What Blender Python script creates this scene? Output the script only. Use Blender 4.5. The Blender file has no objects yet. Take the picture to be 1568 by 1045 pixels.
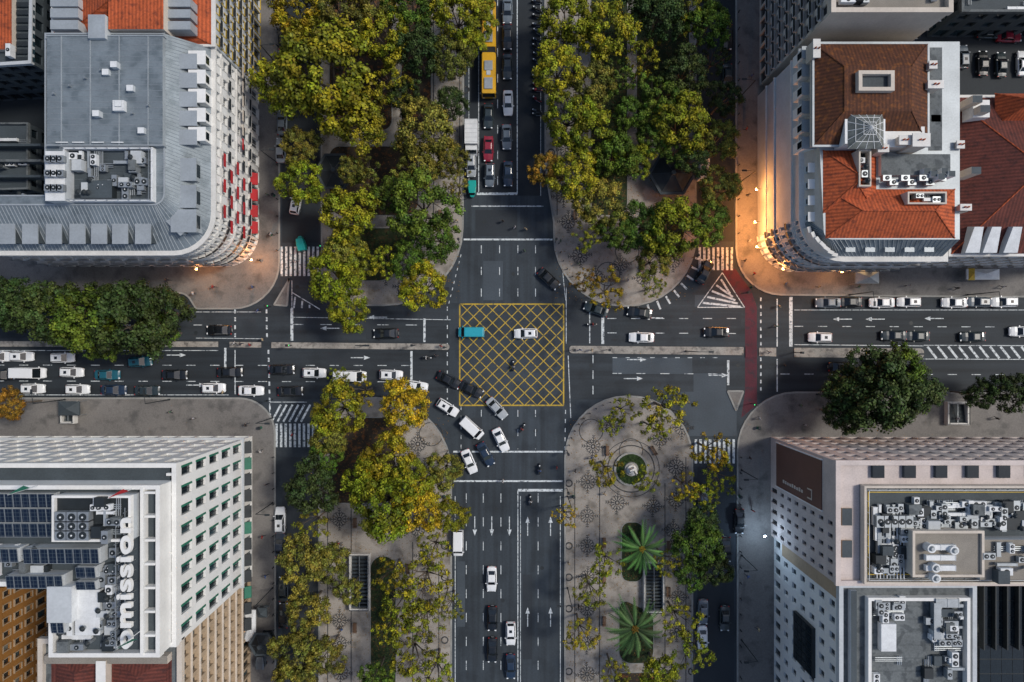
import bpy, math, random
from mathutils import Vector, Matrix
R=random.Random(7)
S=784/90.0; H=120.0
def X(px,h=0): return (px-784)*(H-h)/H/S
def Y(py,h=0): return (522.5-py)*(H-h)/H/S
def W(px,py,h=0): return (X(px,h),Y(py,h))
scn=bpy.context.scene; col=scn.collection
# ---------------------------------------------------------------- materials
def M(name,c,rough=.8,s1=.3,a1=.2,s2=6,a2=.15,metal=0,c2=None,k2=(.5,.6),objcol=False,attr=None,wave=None,spec=.4,coat=0,s3=None,emit=None,st=None):
    m=bpy.data.materials.new(name); m.use_nodes=True; N=m.node_tree.nodes; L=m.node_tree.links
    b=N['Principled BSDF']; b.inputs['Roughness'].default_value=rough; b.inputs['Metallic'].default_value=metal
    b.inputs['Specular IOR Level'].default_value=spec
    if coat: b.inputs['Coat Weight'].default_value=coat; b.inputs['Coat Roughness'].default_value=.08
    tc=N.new('ShaderNodeTexCoord')
    def noise(s,det=4,stretch=False):
        n=N.new('ShaderNodeTexNoise'); n.inputs['Scale'].default_value=s; n.inputs['Detail'].default_value=det
        if st and stretch:
            mp=N.new('ShaderNodeMapping'); mp.inputs['Scale'].default_value=(*st,1); L.new(tc.outputs['Object'],mp.inputs['Vector']); L.new(mp.outputs[0],n.inputs['Vector'])
        else: L.new(tc.outputs['Object'],n.inputs['Vector'])
        return n.outputs['Fac']
    def mth(op,a,b_):
        n=N.new('ShaderNodeMath'); n.operation=op
        for i,v in enumerate((a,b_)):
            if isinstance(v,(int,float)): n.inputs[i].default_value=v
            else: L.new(v,n.inputs[i])
        return n.outputs[0]
    v=mth('ADD',mth('MULTIPLY',mth('SUBTRACT',noise(s1),.5),a1*4),1.0)
    v=mth('ADD',v,mth('MULTIPLY',mth('SUBTRACT',noise(s2,6),.5),a2*4))
    if st: v=mth('ADD',v,mth('MULTIPLY',mth('SUBTRACT',noise(1,5,True),.5),1.5))
    if wave:
        ax,sc,am=wave
        w=N.new('ShaderNodeTexWave'); w.bands_direction=ax; w.inputs['Scale'].default_value=sc
        w.inputs['Distortion'].default_value=.3
        L.new(tc.outputs['Object'],w.inputs['Vector'])
        v=mth('MULTIPLY',v,mth('ADD',mth('MULTIPLY',w.outputs['Fac'],am),1-am/2))
    v=mth('MAXIMUM',v,.15)
    if objcol:
        o=N.new('ShaderNodeObjectInfo'); src=o.outputs['Color']
    else:
        o=N.new('ShaderNodeRGB'); o.outputs[0].default_value=(*c,1); src=o.outputs[0]
    if c2:
        r=N.new('ShaderNodeMapRange'); r.inputs['From Min'].default_value=k2[0]; r.inputs['From Max'].default_value=k2[1]
        L.new(noise(s3 or s1*2.3,8),r.inputs['Value'])
        mx=N.new('ShaderNodeMixRGB'); L.new(r.outputs[0],mx.inputs[0]); L.new(src,mx.inputs[1]); mx.inputs[2].default_value=(*c2,1)
        src=mx.outputs[0]
    if attr:
        a=N.new('ShaderNodeAttribute'); a.attribute_name=attr
        mm=N.new('ShaderNodeMixRGB'); mm.blend_type='MULTIPLY'; mm.inputs[0].default_value=1
        L.new(src,mm.inputs[1]); L.new(a.outputs['Color'],mm.inputs[2]); src=mm.outputs[0]
    sc=N.new('ShaderNodeVectorMath'); sc.operation='SCALE'; L.new(src,sc.inputs[0]); L.new(v,sc.inputs['Scale'])
    L.new(sc.outputs[0],b.inputs['Base Color'])
    if emit:
        b.inputs['Emission Color'].default_value=(*emit[0],1); b.inputs['Emission Strength'].default_value=emit[1]
    return m
asph=M('asphalt',(.036,.047,.058),.8,.06,.22,3,.13,c2=(.024,.032,.04),k2=(.48,.62),s3=.25)
asph_v=M('asphalt_worn_northsouth',(.034,.045,.056),.75,.05,.25,3,.13,c2=(.023,.031,.039),k2=(.5,.64),s3=.2,st=(.9,.03))
asph_h=M('asphalt_worn_eastwest',(.028,.036,.044),.75,.05,.25,3,.13,c2=(.02,.026,.032),k2=(.5,.64),s3=.2,st=(.03,.9))
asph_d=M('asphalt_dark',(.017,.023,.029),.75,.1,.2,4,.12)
asph_m=M('asphalt_patch',(.022,.029,.036),.75,.1,.2,4,.12,st=(.03,.9))
asph_p=M('asphalt_repair',(.025,.032,.04),.75,.1,.2,4,.12)
asph_l=M('asphalt_light',(.058,.074,.09),.8,.15,.2,4,.12)
groundm=M('ground_earth',(.07,.07,.065),.9)
pave=M('pavement_stone',(.175,.165,.155),.8,.12,.22,5,.2,c2=(.095,.092,.088),k2=(.52,.7),s3=.4)
pavew=M('pavement_limestone',(.30,.275,.245),.8,.15,.2,7,.2,c2=(.15,.135,.115),k2=(.48,.7),s3=.5)
basalt=M('basalt_mosaic',(.04,.042,.045),.8,1,.2,8,.2,c2=(.14,.13,.12),k2=(.55,.75),s3=3)
kerb=M('kerb_stone',(.27,.27,.255),.8,.5,.2,5,.15)
medst=M('median_stone',(.31,.29,.26),.8,.5,.25,5,.2,c2=(.14,.13,.12),k2=(.5,.66),s3=1.1)
paint=M('paint_white',(.60,.65,.67),.6,.4,.12,5,.15,c2=(.10,.12,.14),k2=(.5,.66),s3=2.2)
ypaint=M('paint_yellow',(.46,.31,.03),.6,.4,.12,5,.15,c2=(.13,.11,.04),k2=(.5,.68),s3=1.6)
redlane=M('cycle_lane_red',(.085,.018,.03),.8,.4,.2,5,.2,c2=(.04,.025,.035),k2=(.5,.7),s3=1)
soil=M('soil',(.035,.027,.019),.95,.5,.3,6,.3,c2=(.15,.06,.02),k2=(.54,.68),s3=1.4)
grass=M('grass',(.020,.032,.012),.95,.5,.3,7,.3,c2=(.06,.045,.018),k2=(.5,.66),s3=1.2)
leafm=M('leaves',(.1,.1,.02),.6,.25,.12,2,.1,objcol=True,attr='tint',spec=.25)
bark=M('bark',(.12,.10,.08),.9,2,.3,9,.2)
hedge=M('hedge',(.03,.06,.016),.9,1,.3,9,.4)
zinc=M('zinc_roof',(.19,.225,.25),.5,.25,.18,4,.1,metal=.2,c2=(.13,.16,.18),k2=(.5,.65))
zincl=M('zinc_light',(.34,.375,.40),.5,.3,.15,4,.1,metal=.2)
slate=M('roof_dark',(.055,.07,.08),.75,.3,.2,4,.15)
felt=M('roof_felt',(.13,.145,.15),.85,.4,.25,4,.2,c2=(.07,.08,.085),k2=(.5,.6),s3=.8)
gravel=M('roof_gravel',(.24,.22,.19),.9,.4,.15,12,.3)
white=M('white_render',(.72,.72,.70),.8,.3,.08,3,.06)
whiteg=M('grey_render',(.46,.49,.51),.8,.3,.12,3,.08)
cream=M('cream_render',(.55,.49,.42),.8,.3,.12,3,.08)
beige=M('beige_render',(.40,.30,.20),.8,.3,.14,3,.1)
pinkst=M('pink_stone',(.54,.47,.44),.8,.35,.14,4,.12)
ochre=M('ochre_render',(.32,.145,.035),.8,.3,.15,3,.1)
brownp=M('brown_panel',(.15,.075,.055),.7,.3,.1,3,.06)
trim=M('stone_trim',(.64,.63,.60),.7,.5,.1,4,.07)
def tiles(nm,c,c2,amt=.5): return [M(nm+'_'+a.lower(),c,.85,.5,.2,4,.22,wave=(a,.62,amt),c2=c2,k2=(.5,.7),s3=1.5) for a in 'XY']
tileo_x,tileo_y=tiles('tiles_orange',(.38,.08,.026),(.20,.045,.02))
tileb_x,tileb_y=tiles('tiles_brown',(.075,.026,.012),(.16,.055,.014))
tiler_x,tiler_y=tiles('tiles_red',(.11,.03,.022),(.06,.02,.018))
gl1=M('glass_dark',(.010,.017,.022),.08,1,.1,2,.1,spec=.5)
gl2=M('glass_blue',(.02,.045,.058),.12,1,.1,2,.1,spec=.6)
gl3=M('glass_curtain',(.13,.14,.13),.4,1,.3,2,.2)
GL=[gl1,gl1,gl2,gl1,gl3]
metal=M('galvanised_metal',(.33,.36,.38),.45,1,.15,5,.1,metal=.5)
metalw=M('white_metal',(.66,.68,.69),.45,1,.12,5,.08)
dark=M('dark_metal',(.018,.024,.028),.6,1,.2,5,.1)
redm=M('red_canvas',(.40,.02,.025),.8)
greenm=M('green_frame',(.02,.14,.09),.6)
yelm=M('yellow_trim',(.55,.38,.05),.6)
rubber=M('rubber',(.02,.02,.02),.9)
carp=M('car_paint',(1,1,1),.3,.3,.03,3,.02,objcol=True,coat=.6,spec=.5)
carglass=M('car_glass',(.01,.014,.018),.05,1,.02,3,.02,spec=.8)
lampw=M('headlight',(.75,.78,.8),.2)
lampr=M('taillight',(.45,.015,.01),.3)
cloth=M('clothing',(1,1,1),.9,3,.1,9,.1,objcol=True)
trous=M('trousers',(.03,.035,.05),.9)
skinm=M('skin',(.45,.27,.19),.6)
hairm=M('hair',(.03,.02,.013),.8)
bronze=M('statue_stone',(.3,.3,.28),.8)
woodm=M('bench_wood',(.16,.09,.05),.7)
warmglow=M('warm_lamp_glass',(.9,.6,.3),.4,emit=((1,.55,.2),20))
coolglow=M('cool_lamp_glass',(.7,.8,1),.4,emit=((.6,.8,1),20))
shopglow=M('added_shop_glow',(.5,.35,.2),.4,emit=((1,.6,.28),1.8))  # emissive glass added for a warm glow along the corner building's ground floor
def solar_mat():
    m=bpy.data.materials.new('solar_cells'); m.use_nodes=True; N=m.node_tree.nodes; L=m.node_tree.links
    b=N['Principled BSDF']; b.inputs['Roughness'].default_value=.25; b.inputs['Specular IOR Level'].default_value=.3
    tc=N.new('ShaderNodeTexCoord'); br=N.new('ShaderNodeTexBrick'); br.offset=0; L.new(tc.outputs['Object'],br.inputs['Vector'])
    br.inputs['Color1'].default_value=(.006,.013,.03,1); br.inputs['Color2'].default_value=(.009,.017,.036,1); br.inputs['Mortar'].default_value=(.06,.08,.1,1)
    br.inputs['Scale'].default_value=1; br.inputs['Brick Width'].default_value=.5; br.inputs['Row Height'].default_value=.5; br.inputs['Mortar Size'].default_value=.03
    L.new(br.outputs['Color'],b.inputs['Base Color']); return m
solar=solar_mat()
# ---------------------------------------------------------------- builder
class MB:
    def __init__(s): s.v=[];s.f=[];s.m=[];s.mats=[]
    def mi(s,m):
        if m not in s.mats: s.mats.append(m)
        return s.mats.index(m)
    def face(s,pts,m):
        n=len(s.v); s.v.extend([tuple(p) for p in pts]); s.f.append(tuple(range(n,n+len(pts)))); s.m.append(s.mi(m))
    def hexa(s,b,t,m,mt=None):
        k=len(b)
        s.face(list(reversed(b)),m); s.face(t,mt or m)
        for i in range(k): s.face([b[i],b[(i+1)%k],t[(i+1)%k],t[i]],m)
    def box(s,x0,x1,y0,y1,z0,z1,m,mt=None):
        if x0>x1:x0,x1=x1,x0
        if y0>y1:y0,y1=y1,y0
        q=[(x0,y0),(x1,y0),(x1,y1),(x0,y1)]
        s.hexa([(*p,z0) for p in q],[(*p,z1) for p in q],m,mt)
    def obox(s,cx,cy,z0,z1,lx,ly,a,m,mt=None,tp=1,off=(0,0)):
        c,sn=math.cos(a),math.sin(a)
        def q(k,o=(0,0)): return [(cx+(u*k+o[0])*c-(w*k+o[1])*sn,cy+(u*k+o[0])*sn+(w*k+o[1])*c) for u,w in((-lx/2,-ly/2),(lx/2,-ly/2),(lx/2,ly/2),(-lx/2,ly/2))]
        s.hexa([(*p,z0) for p in q(1)],[(*p,z1) for p in q(tp,off)],m,mt)
    def prism(s,poly,z0,z1,m,mt=None): s.hexa([(*p[:2],z0) for p in poly],[(*p[:2],z1) for p in poly],m,mt)
    def cyl(s,cx,cy,z0,z1,r0,r1,m,n=10,mt=None):
        a=[(math.cos(2*math.pi*i/n),math.sin(2*math.pi*i/n)) for i in range(n)]
        s.hexa([(cx+r0*u,cy+r0*w,z0) for u,w in a],[(cx+r1*u,cy+r1*w,z1) for u,w in a],m,mt)
    def tube(s,p,q,r0,r1,m,n=6):
        p=Vector(p);q=Vector(q);d=(q-p).normalized(); u=d.orthogonal().normalized(); w=d.cross(u)
        s.hexa([p+(u*math.cos(6.2832*i/n)+w*math.sin(6.2832*i/n))*r0 for i in range(n)],[q+(u*math.cos(6.2832*i/n)+w*math.sin(6.2832*i/n))*r1 for i in range(n)],m)
    def loft(s,rings,m,caps=True):
        for a,b in zip(rings,rings[1:]):
            k=len(a)
            for i in range(k): s.face([a[i],a[(i+1)%k],b[(i+1)%k],b[i]],m)
        if caps: s.face(list(reversed(rings[0])),m); s.face(rings[-1],m)
    def ring(s,poly,o,i,z0,z1,m):
        A=offset(poly,o);B=offset(poly,i);k=len(A)
        for j in range(k):
            n=(j+1)%k
            s.face([(*A[j],z0),(*A[n],z0),(*A[n],z1),(*A[j],z1)],m)
            s.face([(*B[n],z0),(*B[j],z0),(*B[j],z1),(*B[n],z1)],m)
            s.face([(*A[j],z1),(*A[n],z1),(*B[n],z1),(*B[j],z1)],m)
            s.face([(*B[j],z0),(*B[n],z0),(*A[n],z0),(*A[j],z0)],m)
    def mesh(s,name,smooth=False):
        me=bpy.data.meshes.new(name); me.from_pydata(s.v,[],s.f)
        for m in s.mats: me.materials.append(m)
        me.polygons.foreach_set('material_index',s.m)
        if smooth: me.polygons.foreach_set('use_smooth',[True]*len(s.f))
        me.update(); return me
    def build(s,name,parent=None,smooth=False):
        o=bpy.data.objects.new(name,s.mesh(name,smooth)); col.objects.link(o)
        if parent: setp(o,parent)
        return o
def setp(o,e):
    o.parent=e; o.matrix_parent_inverse=Matrix.Translation(-e.location)
def empty(name,x,y,z=0):
    e=bpy.data.objects.new(name,None); e.location=(x,y,z); e.empty_display_size=.5; col.objects.link(e); return e
def inst(name,me,x,y,z=0,a=0,sc=(1,1,1),color=None,parent=None):
    o=bpy.data.objects.new(name,me); o.location=(x,y,z); o.rotation_euler=(0,0,a); o.scale=sc
    if color: o.color=(*color,1)
    col.objects.link(o)
    if parent: setp(o,parent)
    return o
def area(p): return .5*sum(p[i][0]*p[(i+1)%len(p)][1]-p[(i+1)%len(p)][0]*p[i][1] for i in range(len(p)))
def ccw(p): return p if area(p)>0 else list(reversed(p))
def offset(poly,d):
    n=len(poly); out=[]
    for i in range(n):
        a=Vector(poly[i-1][:2]);b=Vector(poly[i][:2]);c=Vector(poly[(i+1)%n][:2])
        e1=(b-a).normalized();e2=(c-b).normalized()
        n1=Vector((e1.y,-e1.x));n2=Vector((e2.y,-e2.x)); m=(n1+n2)
        if m.length<1e-4: m=n1.copy()
        m.normalize(); k=d/max(.4,m.dot(n1)); out.append((b.x+m.x*k,b.y+m.y*k))
    return out
def rp(pts,n=9):
    out=[];k=len(pts)
    for i,p in enumerate(pts):
        r=p[2] if len(p)>2 else 0
        b=Vector(p[:2])
        if r<=0: out.append(tuple(b)); continue
        a=Vector(pts[i-1][:2]); c=Vector(pts[(i+1)%k][:2])
        u=(a-b).normalized(); w=(c-b).normalized()
        P0=b+u*r;P3=b+w*r;P1=b+u*r*.45;P2=b+w*r*.45
        for j in range(n+1):
            t=j/n; out.append(tuple(P0*(1-t)**3+P1*3*t*(1-t)**2+P2*3*t*t*(1-t)+P3*t**3))
    return out
def rpx(pts,n=9):
    return ccw(rp([(X(p[0]),Y(p[1]),(p[2]/S if len(p)>2 else 0)) for p in pts],n))
# ---------------------------------------------------------------- ground & roads
g=MB(); g.face([(-2000,-2000,-.03),(2000,-2000,-.03),(2000,2000,-.03),(-2000,2000,-.03)],groundm); g.build('ground')
g=MB(); g.face([(-150,-110,0),(150,-110,0),(150,110,0),(-150,110,0)],asph)
def patch(x0,y0,x1,y1,m,z=.003): g.face([(X(x0),Y(y1),z),(X(x1),Y(y1),z),(X(x1),Y(y0),z),(X(x0),Y(y0),z)],m)
patch(690,-400,864,464,asph_v,.002); patch(690,622,864,1500,asph_v,.002); patch(-500,440,688,612,asph_h,.002); patch(866,440,2000,612,asph_h,.002)
g.build('road')
g=MB()
patch(1042,600,1128,668,asph_l,.0035); patch(938,548,1060,573,asph_l); patch(1064,452,1124,470,asph_l); patch(1062,572,1112,600,asph_l)
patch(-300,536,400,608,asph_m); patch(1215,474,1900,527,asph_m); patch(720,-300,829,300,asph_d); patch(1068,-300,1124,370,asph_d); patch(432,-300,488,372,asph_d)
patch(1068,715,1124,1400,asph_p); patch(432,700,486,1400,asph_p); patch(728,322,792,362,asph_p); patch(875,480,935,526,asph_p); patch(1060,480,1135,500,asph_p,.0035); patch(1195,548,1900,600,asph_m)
patch(560,472,590,520,asph_p); patch(800,880,815,1010,asph_p); patch(722,640,738,690,asph_p); patch(500,540,560,556,asph_p); patch(740,400,770,460,asph_l); patch(700,860,712,960,asph_l)
for (x,y) in [(742,340),(786,420),(735,600),(905,560),(1010,590),(560,545),(300,510),(830,870),(760,780),(1240,575),(1395,495),(820,660),(455,440),(1085,440),(710,700),(850,560),(770,920),(1130,560)]:
    g.cyl(X(x),Y(y),.004,.0065,.35,.35,dark,12)
g.build('road_patches')
PZ=.12
def pavement(name,pts,m,parent=None,kz=.14,km=None):
    p=rpx(pts); b=MB(); b.prism(p,-.02,PZ,m); b.ring(p,.02,-.28,-.02,kz,km or kerb); return b.build(name)
pavement('pavement',[(-500,-400),(429,-400),(429,474,72),(300,474),(285,450,10),(-500,446)],pave)
pavement('pavement',[(1126,-400),(2060,-400),(2060,458),(1400,455),(1126,452,70)],pave)
pavement('pavement',[(-500,609),(422,609,55),(424,1450),(-500,1450)],pave)
pavement('pavement',[(1128,600,90),(2060,600),(2060,1450),(1128,1450)],pave)
pavement('park_pavement',[(490,-400),(712,-400),(710,330),(708,470,120),(492,468,50)],pavew)
pavement('park_pavement',[(833,-400),(834,260),(847,340),(848,470,106),(1066,470,106),(1066,-400)],pavew)
pavement('park_pavement',[(864,606,96),(1061,606,96),(1061,1450),(864,1450)],pavew)
pavement('park_pavement',[(488,610,60),(692,606,118),(692,1450),(488,1450)],pavew)
for a in ([(-500,522),(334,523.5),(334,531.5),(-500,530)],[(352,524),(400,524.5),(400,532.5),(352,532)],[(416,524.5),(688,527,4),(688,536,4),(416,533)],
          [(872,530,4),(1138,532,1),(1138,544,1),(872,541,4)],[(1162,533),(1188,533),(1188,546),(1162,545)],[(1216,533),(1414,534,6),(1414,549,6),(1216,547)]):
    pavement('median_kerb',a,medst,km=medst)
pavement('median_kerb',[(444,424,3),(441,470,3),(418,468,3)],pave)
pavement('median_kerb',[(1112,598,4),(1140,598,4),(1127,632,5)],pave)
b=MB()
def bed(pts,m,z=PZ+.012):
    p=rpx(pts); b.prism(p,PZ-.02,z,m); b.ring(p,.12,0.0,PZ-.02,PZ+.07,kerb)
bed([(505,-300),(600,-300),(600,200,15),(505,200,15)],soil); bed([(505,225,15),(640,225,15),(640,330,20),(505,330,20)],soil)
bed([(515,350,15),(640,350,15),(600,430,20),(530,430,20)],grass); bed([(615,-300),(660,-300),(660,200,15),(615,200,15)],soil)
bed([(905,-300),(960,-300),(960,330,20),(905,330,20)],grass); bed([(975,-300),(1055,-300),(1055,215,15),(975,215,15)],grass)
bed([(975,320,15),(1055,320,15),(1040,390,15),(985,390,15)],grass)
bed([(568,852,18),(606,852,18),(606,1300),(568,1300)],grass); bed([(505,640,20),(610,640,20),(600,770,15),(505,770,15)],soil)
bed([(948,915,18),(1000,940,12),(1000,1015,18),(948,1015,18)],grass);bed([(952,800,12),(984,800,12),(984,890,12),(952,890,12)],grass); bed([(940,1030,10),(1030,1030,10),(1030,1300),(940,1300)],soil)
b.build('planting_beds')
# mosaic
b=MB(); ZM=PZ+.006
def annulus(cx,cy,r0,r1,z=ZM,n=20,m=basalt):
    for i in range(n):
        a0=6.28318*i/n;a1=6.28318*(i+1)/n
        b.face([(cx+r0*math.cos(a0),cy+r0*math.sin(a0),z),(cx+r1*math.cos(a0),cy+r1*math.sin(a0),z),(cx+r1*math.cos(a1),cy+r1*math.sin(a1),z),(cx+r0*math.cos(a1),cy+r0*math.sin(a1),z)],m)
def flat(cx,cy,a,u0,u1,w,z,m=basalt,v=0,w2=None):
    c,s=math.cos(a),math.sin(a); w2=w if w2 is None else w2
    b.face([(cx+u*c-q*s,cy+u*s+q*c,z) for u,q in((u0,v-w/2),(u1,v-w2/2),(u1,v+w2/2),(u0,v+w/2))],m)
def flake(px,py,r=1.9,rot=0):
    cx,cy=W(px,py)
    annulus(cx,cy,.1*r,.22*r,n=12)
    for k in range(12):
        a=k*math.pi/6+rot; L_=(1.0,.7,.7)[k%3]*r if k%3 else r
        flat(cx,cy,a,.26*r,L_,.10*r,ZM,w2=.03*r)
        for q in ((.42,.66,.84) if k%3==0 else (.5,)):
            px_,py_=cx+q*r*math.cos(a),cy+q*r*math.sin(a)
            for sg in(1,-1): flat(px_,py_,a+sg*.8,.05*r,(.24-.1*(q-.4))*r,.08*r,ZM+.001,w2=.03*r)
for p in [(908,684),(938,652),(900,738),(899,790),(899,836),(899,884),(899,932),(899,985),(899,1032),(1010,672),(1035,715),(1035,765),(1030,812),(1035,860),(1038,915),(1036,965),(945,770),(1000,775),(1044,655),
          (520,795),(522,848),(520,900),(520,950),(520,985),(522,1030),(652,852),(650,895),(654,935),(652,975),(652,1020),(650,720),(640,680),(640,810),
          (888,392),(912,425),(950,405),(985,425),(1010,385),(1030,400),(676,385),(690,300),(684,250),(684,200),(684,150),(684,90),(684,30),(862,300),(870,340),(590,420),(620,440),(560,400),(868,230),(868,180),(868,120),(868,60),(660,430),(640,400)]:
    flake(*p,r=R.uniform(2.0,2.25),rot=R.uniform(-.1,.1))
for p in [(931,420),(960,385),(905,660),(966,690),(660,665)]: annulus(*W(*p),2.0,2.14)
annulus(*W(966,718),4.0,4.2,n=40); annulus(*W(966,718),4.9,5.02,n=40)
for (x,y0,y1) in [(880,740,1200),(918,740,1200),(1050,700,1200),(1018,740,1200),(672,860,1200),(632,830,1200),(704,-200,330),(664,-200,330),(853,-200,330),(886,-200,330),(538,780,1200),(502,780,1200)]:
    b.face([(X(x)-.08,Y(y1),ZM+.002),(X(x)+.08,Y(y1),ZM+.002),(X(x)+.08,Y(y0),ZM+.002),(X(x)-.08,Y(y0),ZM+.002)],basalt)
for x in(880,1050,672,704,853): 
    ys=range(740,1200,48) if x in(880,1050,672) else range(-150,330,48)
    for y in ys: annulus(*W(x-9 if x in(880,853) else x+9,y),.45,.7,n=12)
b.build('mosaic_paving')
# ---------------------------------------------------------------- markings
mk=MB(); cnt=[0]
def mz(): cnt[0]+=1; return .007+.0012*(cnt[0]%6)
def line(x0,y0,x1,y1,w=.15,m=paint,z=None):
    z=z or mz(); a=Vector(W(x0,y0));c=Vector(W(x1,y1));d=(c-a).normalized();n=Vector((-d.y,d.x))*w/2
    mk.face([(*(a-n),z),(*(c-n),z),(*(c+n),z),(*(a+n),z)],m)
def dash(x0,y0,x1,y1,w=.12,dl=2,gp=3,m=paint):
    z=mz(); a=Vector((x0,y0));c=Vector((x1,y1));L=(c-a).length/S;d=(c-a).normalized()*S;t=0
    while t<L:
        p=a+d*t;q=a+d*min(L,t+dl); line(p.x,p.y,q.x,q.y,w,m,z); t+=dl+gp
def arrow(x,y,ang,L=3.4,turn=0):
    z=mz(); cx,cy=W(x,y); c,s=math.cos(ang),math.sin(ang)
    def t(u,v): return (cx+u*c-v*s,cy+u*s+v*c,z)
    mk.face([t(-L/2,-.08),(t(L/2-1.1,-.08)),t(L/2-1.1,.08),t(-L/2,.08)],paint)
    mk.face([t(L/2-1.1,-.38),t(L/2,0),t(L/2-1.1,.38)],paint)
bx0,bx1,by0,by1=704,863,466,621
for d in (0,1):
    z=.008+.002*d
    w_=bx1-bx0;h_=by1-by0
    for k in range(-9,10):
        pts=[]
        off=k*19.5
        for t in range(0,401):
            x=bx0+t*w_/400; 
            y=(by0+h_/2)+((x-(bx0+bx1)/2)*(1.0 if d==0 else -1.0))+off
            if by0<=y<=by1: pts.append((x,y))
        if len(pts)>6: line(pts[0][0],pts[0][1],pts[-1][0],pts[-1][1],.16,ypaint,z)
for l in [(bx0,by0,bx1,by0),(bx1,by0,bx1,by1),(bx1,by1,bx0,by1),(bx0,by1,bx0,by0)]: line(*l,.25,ypaint)
line(792,-200,792,297,.16); line(730,297,792,297,.45); line(722,316,832,316,.2); line(710,367,846,367,.3); line(733,-200,733,297,.14); line(718,-200,718,297,.1)
dash(762,-200,762,290,.12,1.5,3); line(828,-200,828,300,.1)
for x in (737,765,793,820): dash(x,376,x,462,.13,1.4,2.4)
dash(706,390,686,470,.12,.5,.7); dash(685,470,685,612,.16,.7,.9); dash(706,622,706,690,.12,.7,1)
line(867,440,867,526,.12); line(870,545,874,640,.14); line(860,400,866,460,.1)
line(694,692,862,692,.3); line(694,737,862,737,.3); line(793,751,862,751,.45); line(793,751,793,1250,.16); line(797,760,797,1250,.1)
for x in (737,765,793,820): dash(x,628,x,688,.12,1.2,2.2)
for x in(714,740,767,824): dash(x,756,x,1250,.12,1.6,2.6)
line(858,760,858,1250,.12); line(697,760,697,1250,.12)
for x in(727,753,780): arrow(x,806,-math.pi/2)
for x,y in((808,806),(843,806),(808,945),(843,945)): arrow(x,y,math.pi/2)
dash(866,628,864,740,.14,.7,.9)
line(447,472,447,522,.5); dash(408,474,409,522,.3,.7,.7); dash(411,536,414,650,.3,.7,.7); dash(360,474,360,522,.3,.7,.7); line(345,533,345,570,.4); line(360,536,360,604,.18)
line(447,486,690,490,.1); dash(447,497,640,498,.12,2,3); dash(-300,559,640,560,.12,1.6,2.6); dash(-300,583,640,585,.12,1.6,2.6); line(-300,537,334,537,.12); line(-300,605,350,605,.12)
line(630,538,630,582,.4); line(650,488,650,524,.4); dash(150,498,340,498,.12,1.6,2.6); line(300,478,400,478,.1); line(300,518,400,519,.1)
for x,y,a in((270,544,0),(552,548,0),(578,486,math.pi),(300,590,0),(505,503,math.pi)): arrow(x,y,a)
line(903,476,903,526,.18); line(923,484,923,527,.5); dash(908,544,908,612,.14,1.5,1.2); line(1115,552,1115,590,.4)
dash(930,488,1135,488,.12,1.6,2.6); dash(930,510,1135,511,.12,1.6,2.6); line(1190,458,1190,531,.2); line(1211,455,1211,531,.6); line(1190,550,1190,600,.2)
dash(1165,456,1165,530,.25,.6,.7); dash(1165,548,1165,600,.25,.6,.7)
dash(938,572,1110,573,.12,1.6,2.6); dash(1216,500,1900,502,.12,1.6,2.6); line(1216,475,1900,475,.1); line(1216,528,1414,530,.12); dash(1195,573,1900,575,.12,1.6,2.6)
dash(938,548,1110,548,.12,.8,1.4)
for x,y,a in((975,551,0),(970,580,0),(1000,487,math.pi),(1290,489,math.pi),(1430,488,math.pi),(1100,575,0),(1340,489,math.pi)): arrow(x,y,a)
line(1068,471,1140,471,.15); line(1068,471,1106,418,.15); line(1106,418,1140,471,.15)
for i in range(5): line(1104-i*7,428+i*9,1118+i*4,450+i*5,.35)
line(447,448,490,474,.15); line(447,472,447,430,.15)
for i in range(3): line(452+i*11,455+i*6,450+i*12,472,.3)
line(413,618,413,648,.15);line(413,616,470,616,.12)
for i in range(6): line(416+i*9,646,430+i*9,620,.35)
line(1414,529,1900,531,.12); line(1414,550,1900,552,.12)
for i in range(30): line(1420+i*16,531,1434+i*16,549,.4)
for i in range(9):
    a=math.radians(80-i*8); line(957+112*math.cos(a),366+106*math.sin(a),957+124*math.cos(a),366+120*math.sin(a),.35)
def zebra(x0,x1,y0,y1,n):
    for i in range(n):
        x=x0+(x1-x0)*(i+.5)/n; line(x,y0,x,y1,(x1-x0)/S/n*.52)
zebra(428,490,378,423,9); zebra(1068,1124,379,414,8); zebra(420,490,649,685,10); zebra(1062,1127,673,710,9)
mk.build('road_markings')
g=MB()
g.face([(X(a),Y(c),.0045) for a,c in((1141,470),(1141,531),(1159,531),(1159,470))],redlane)
g.face([(X(a),Y(c),.0045) for a,c in((1141,548),(1141,600),(1135,640),(1159,620),(1159,548))],redlane)
g.face([(X(a),Y(c),.0045) for a,c in((1104,412),(1141,470),(1159,470),(1150,445),(1126,412))],redlane)
g.face([(X(a),Y(c),.145) for a,c in((1141,531),(1141,548),(1159,548),(1159,531))],redlane)
g.build('cycle_lane')
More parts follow.
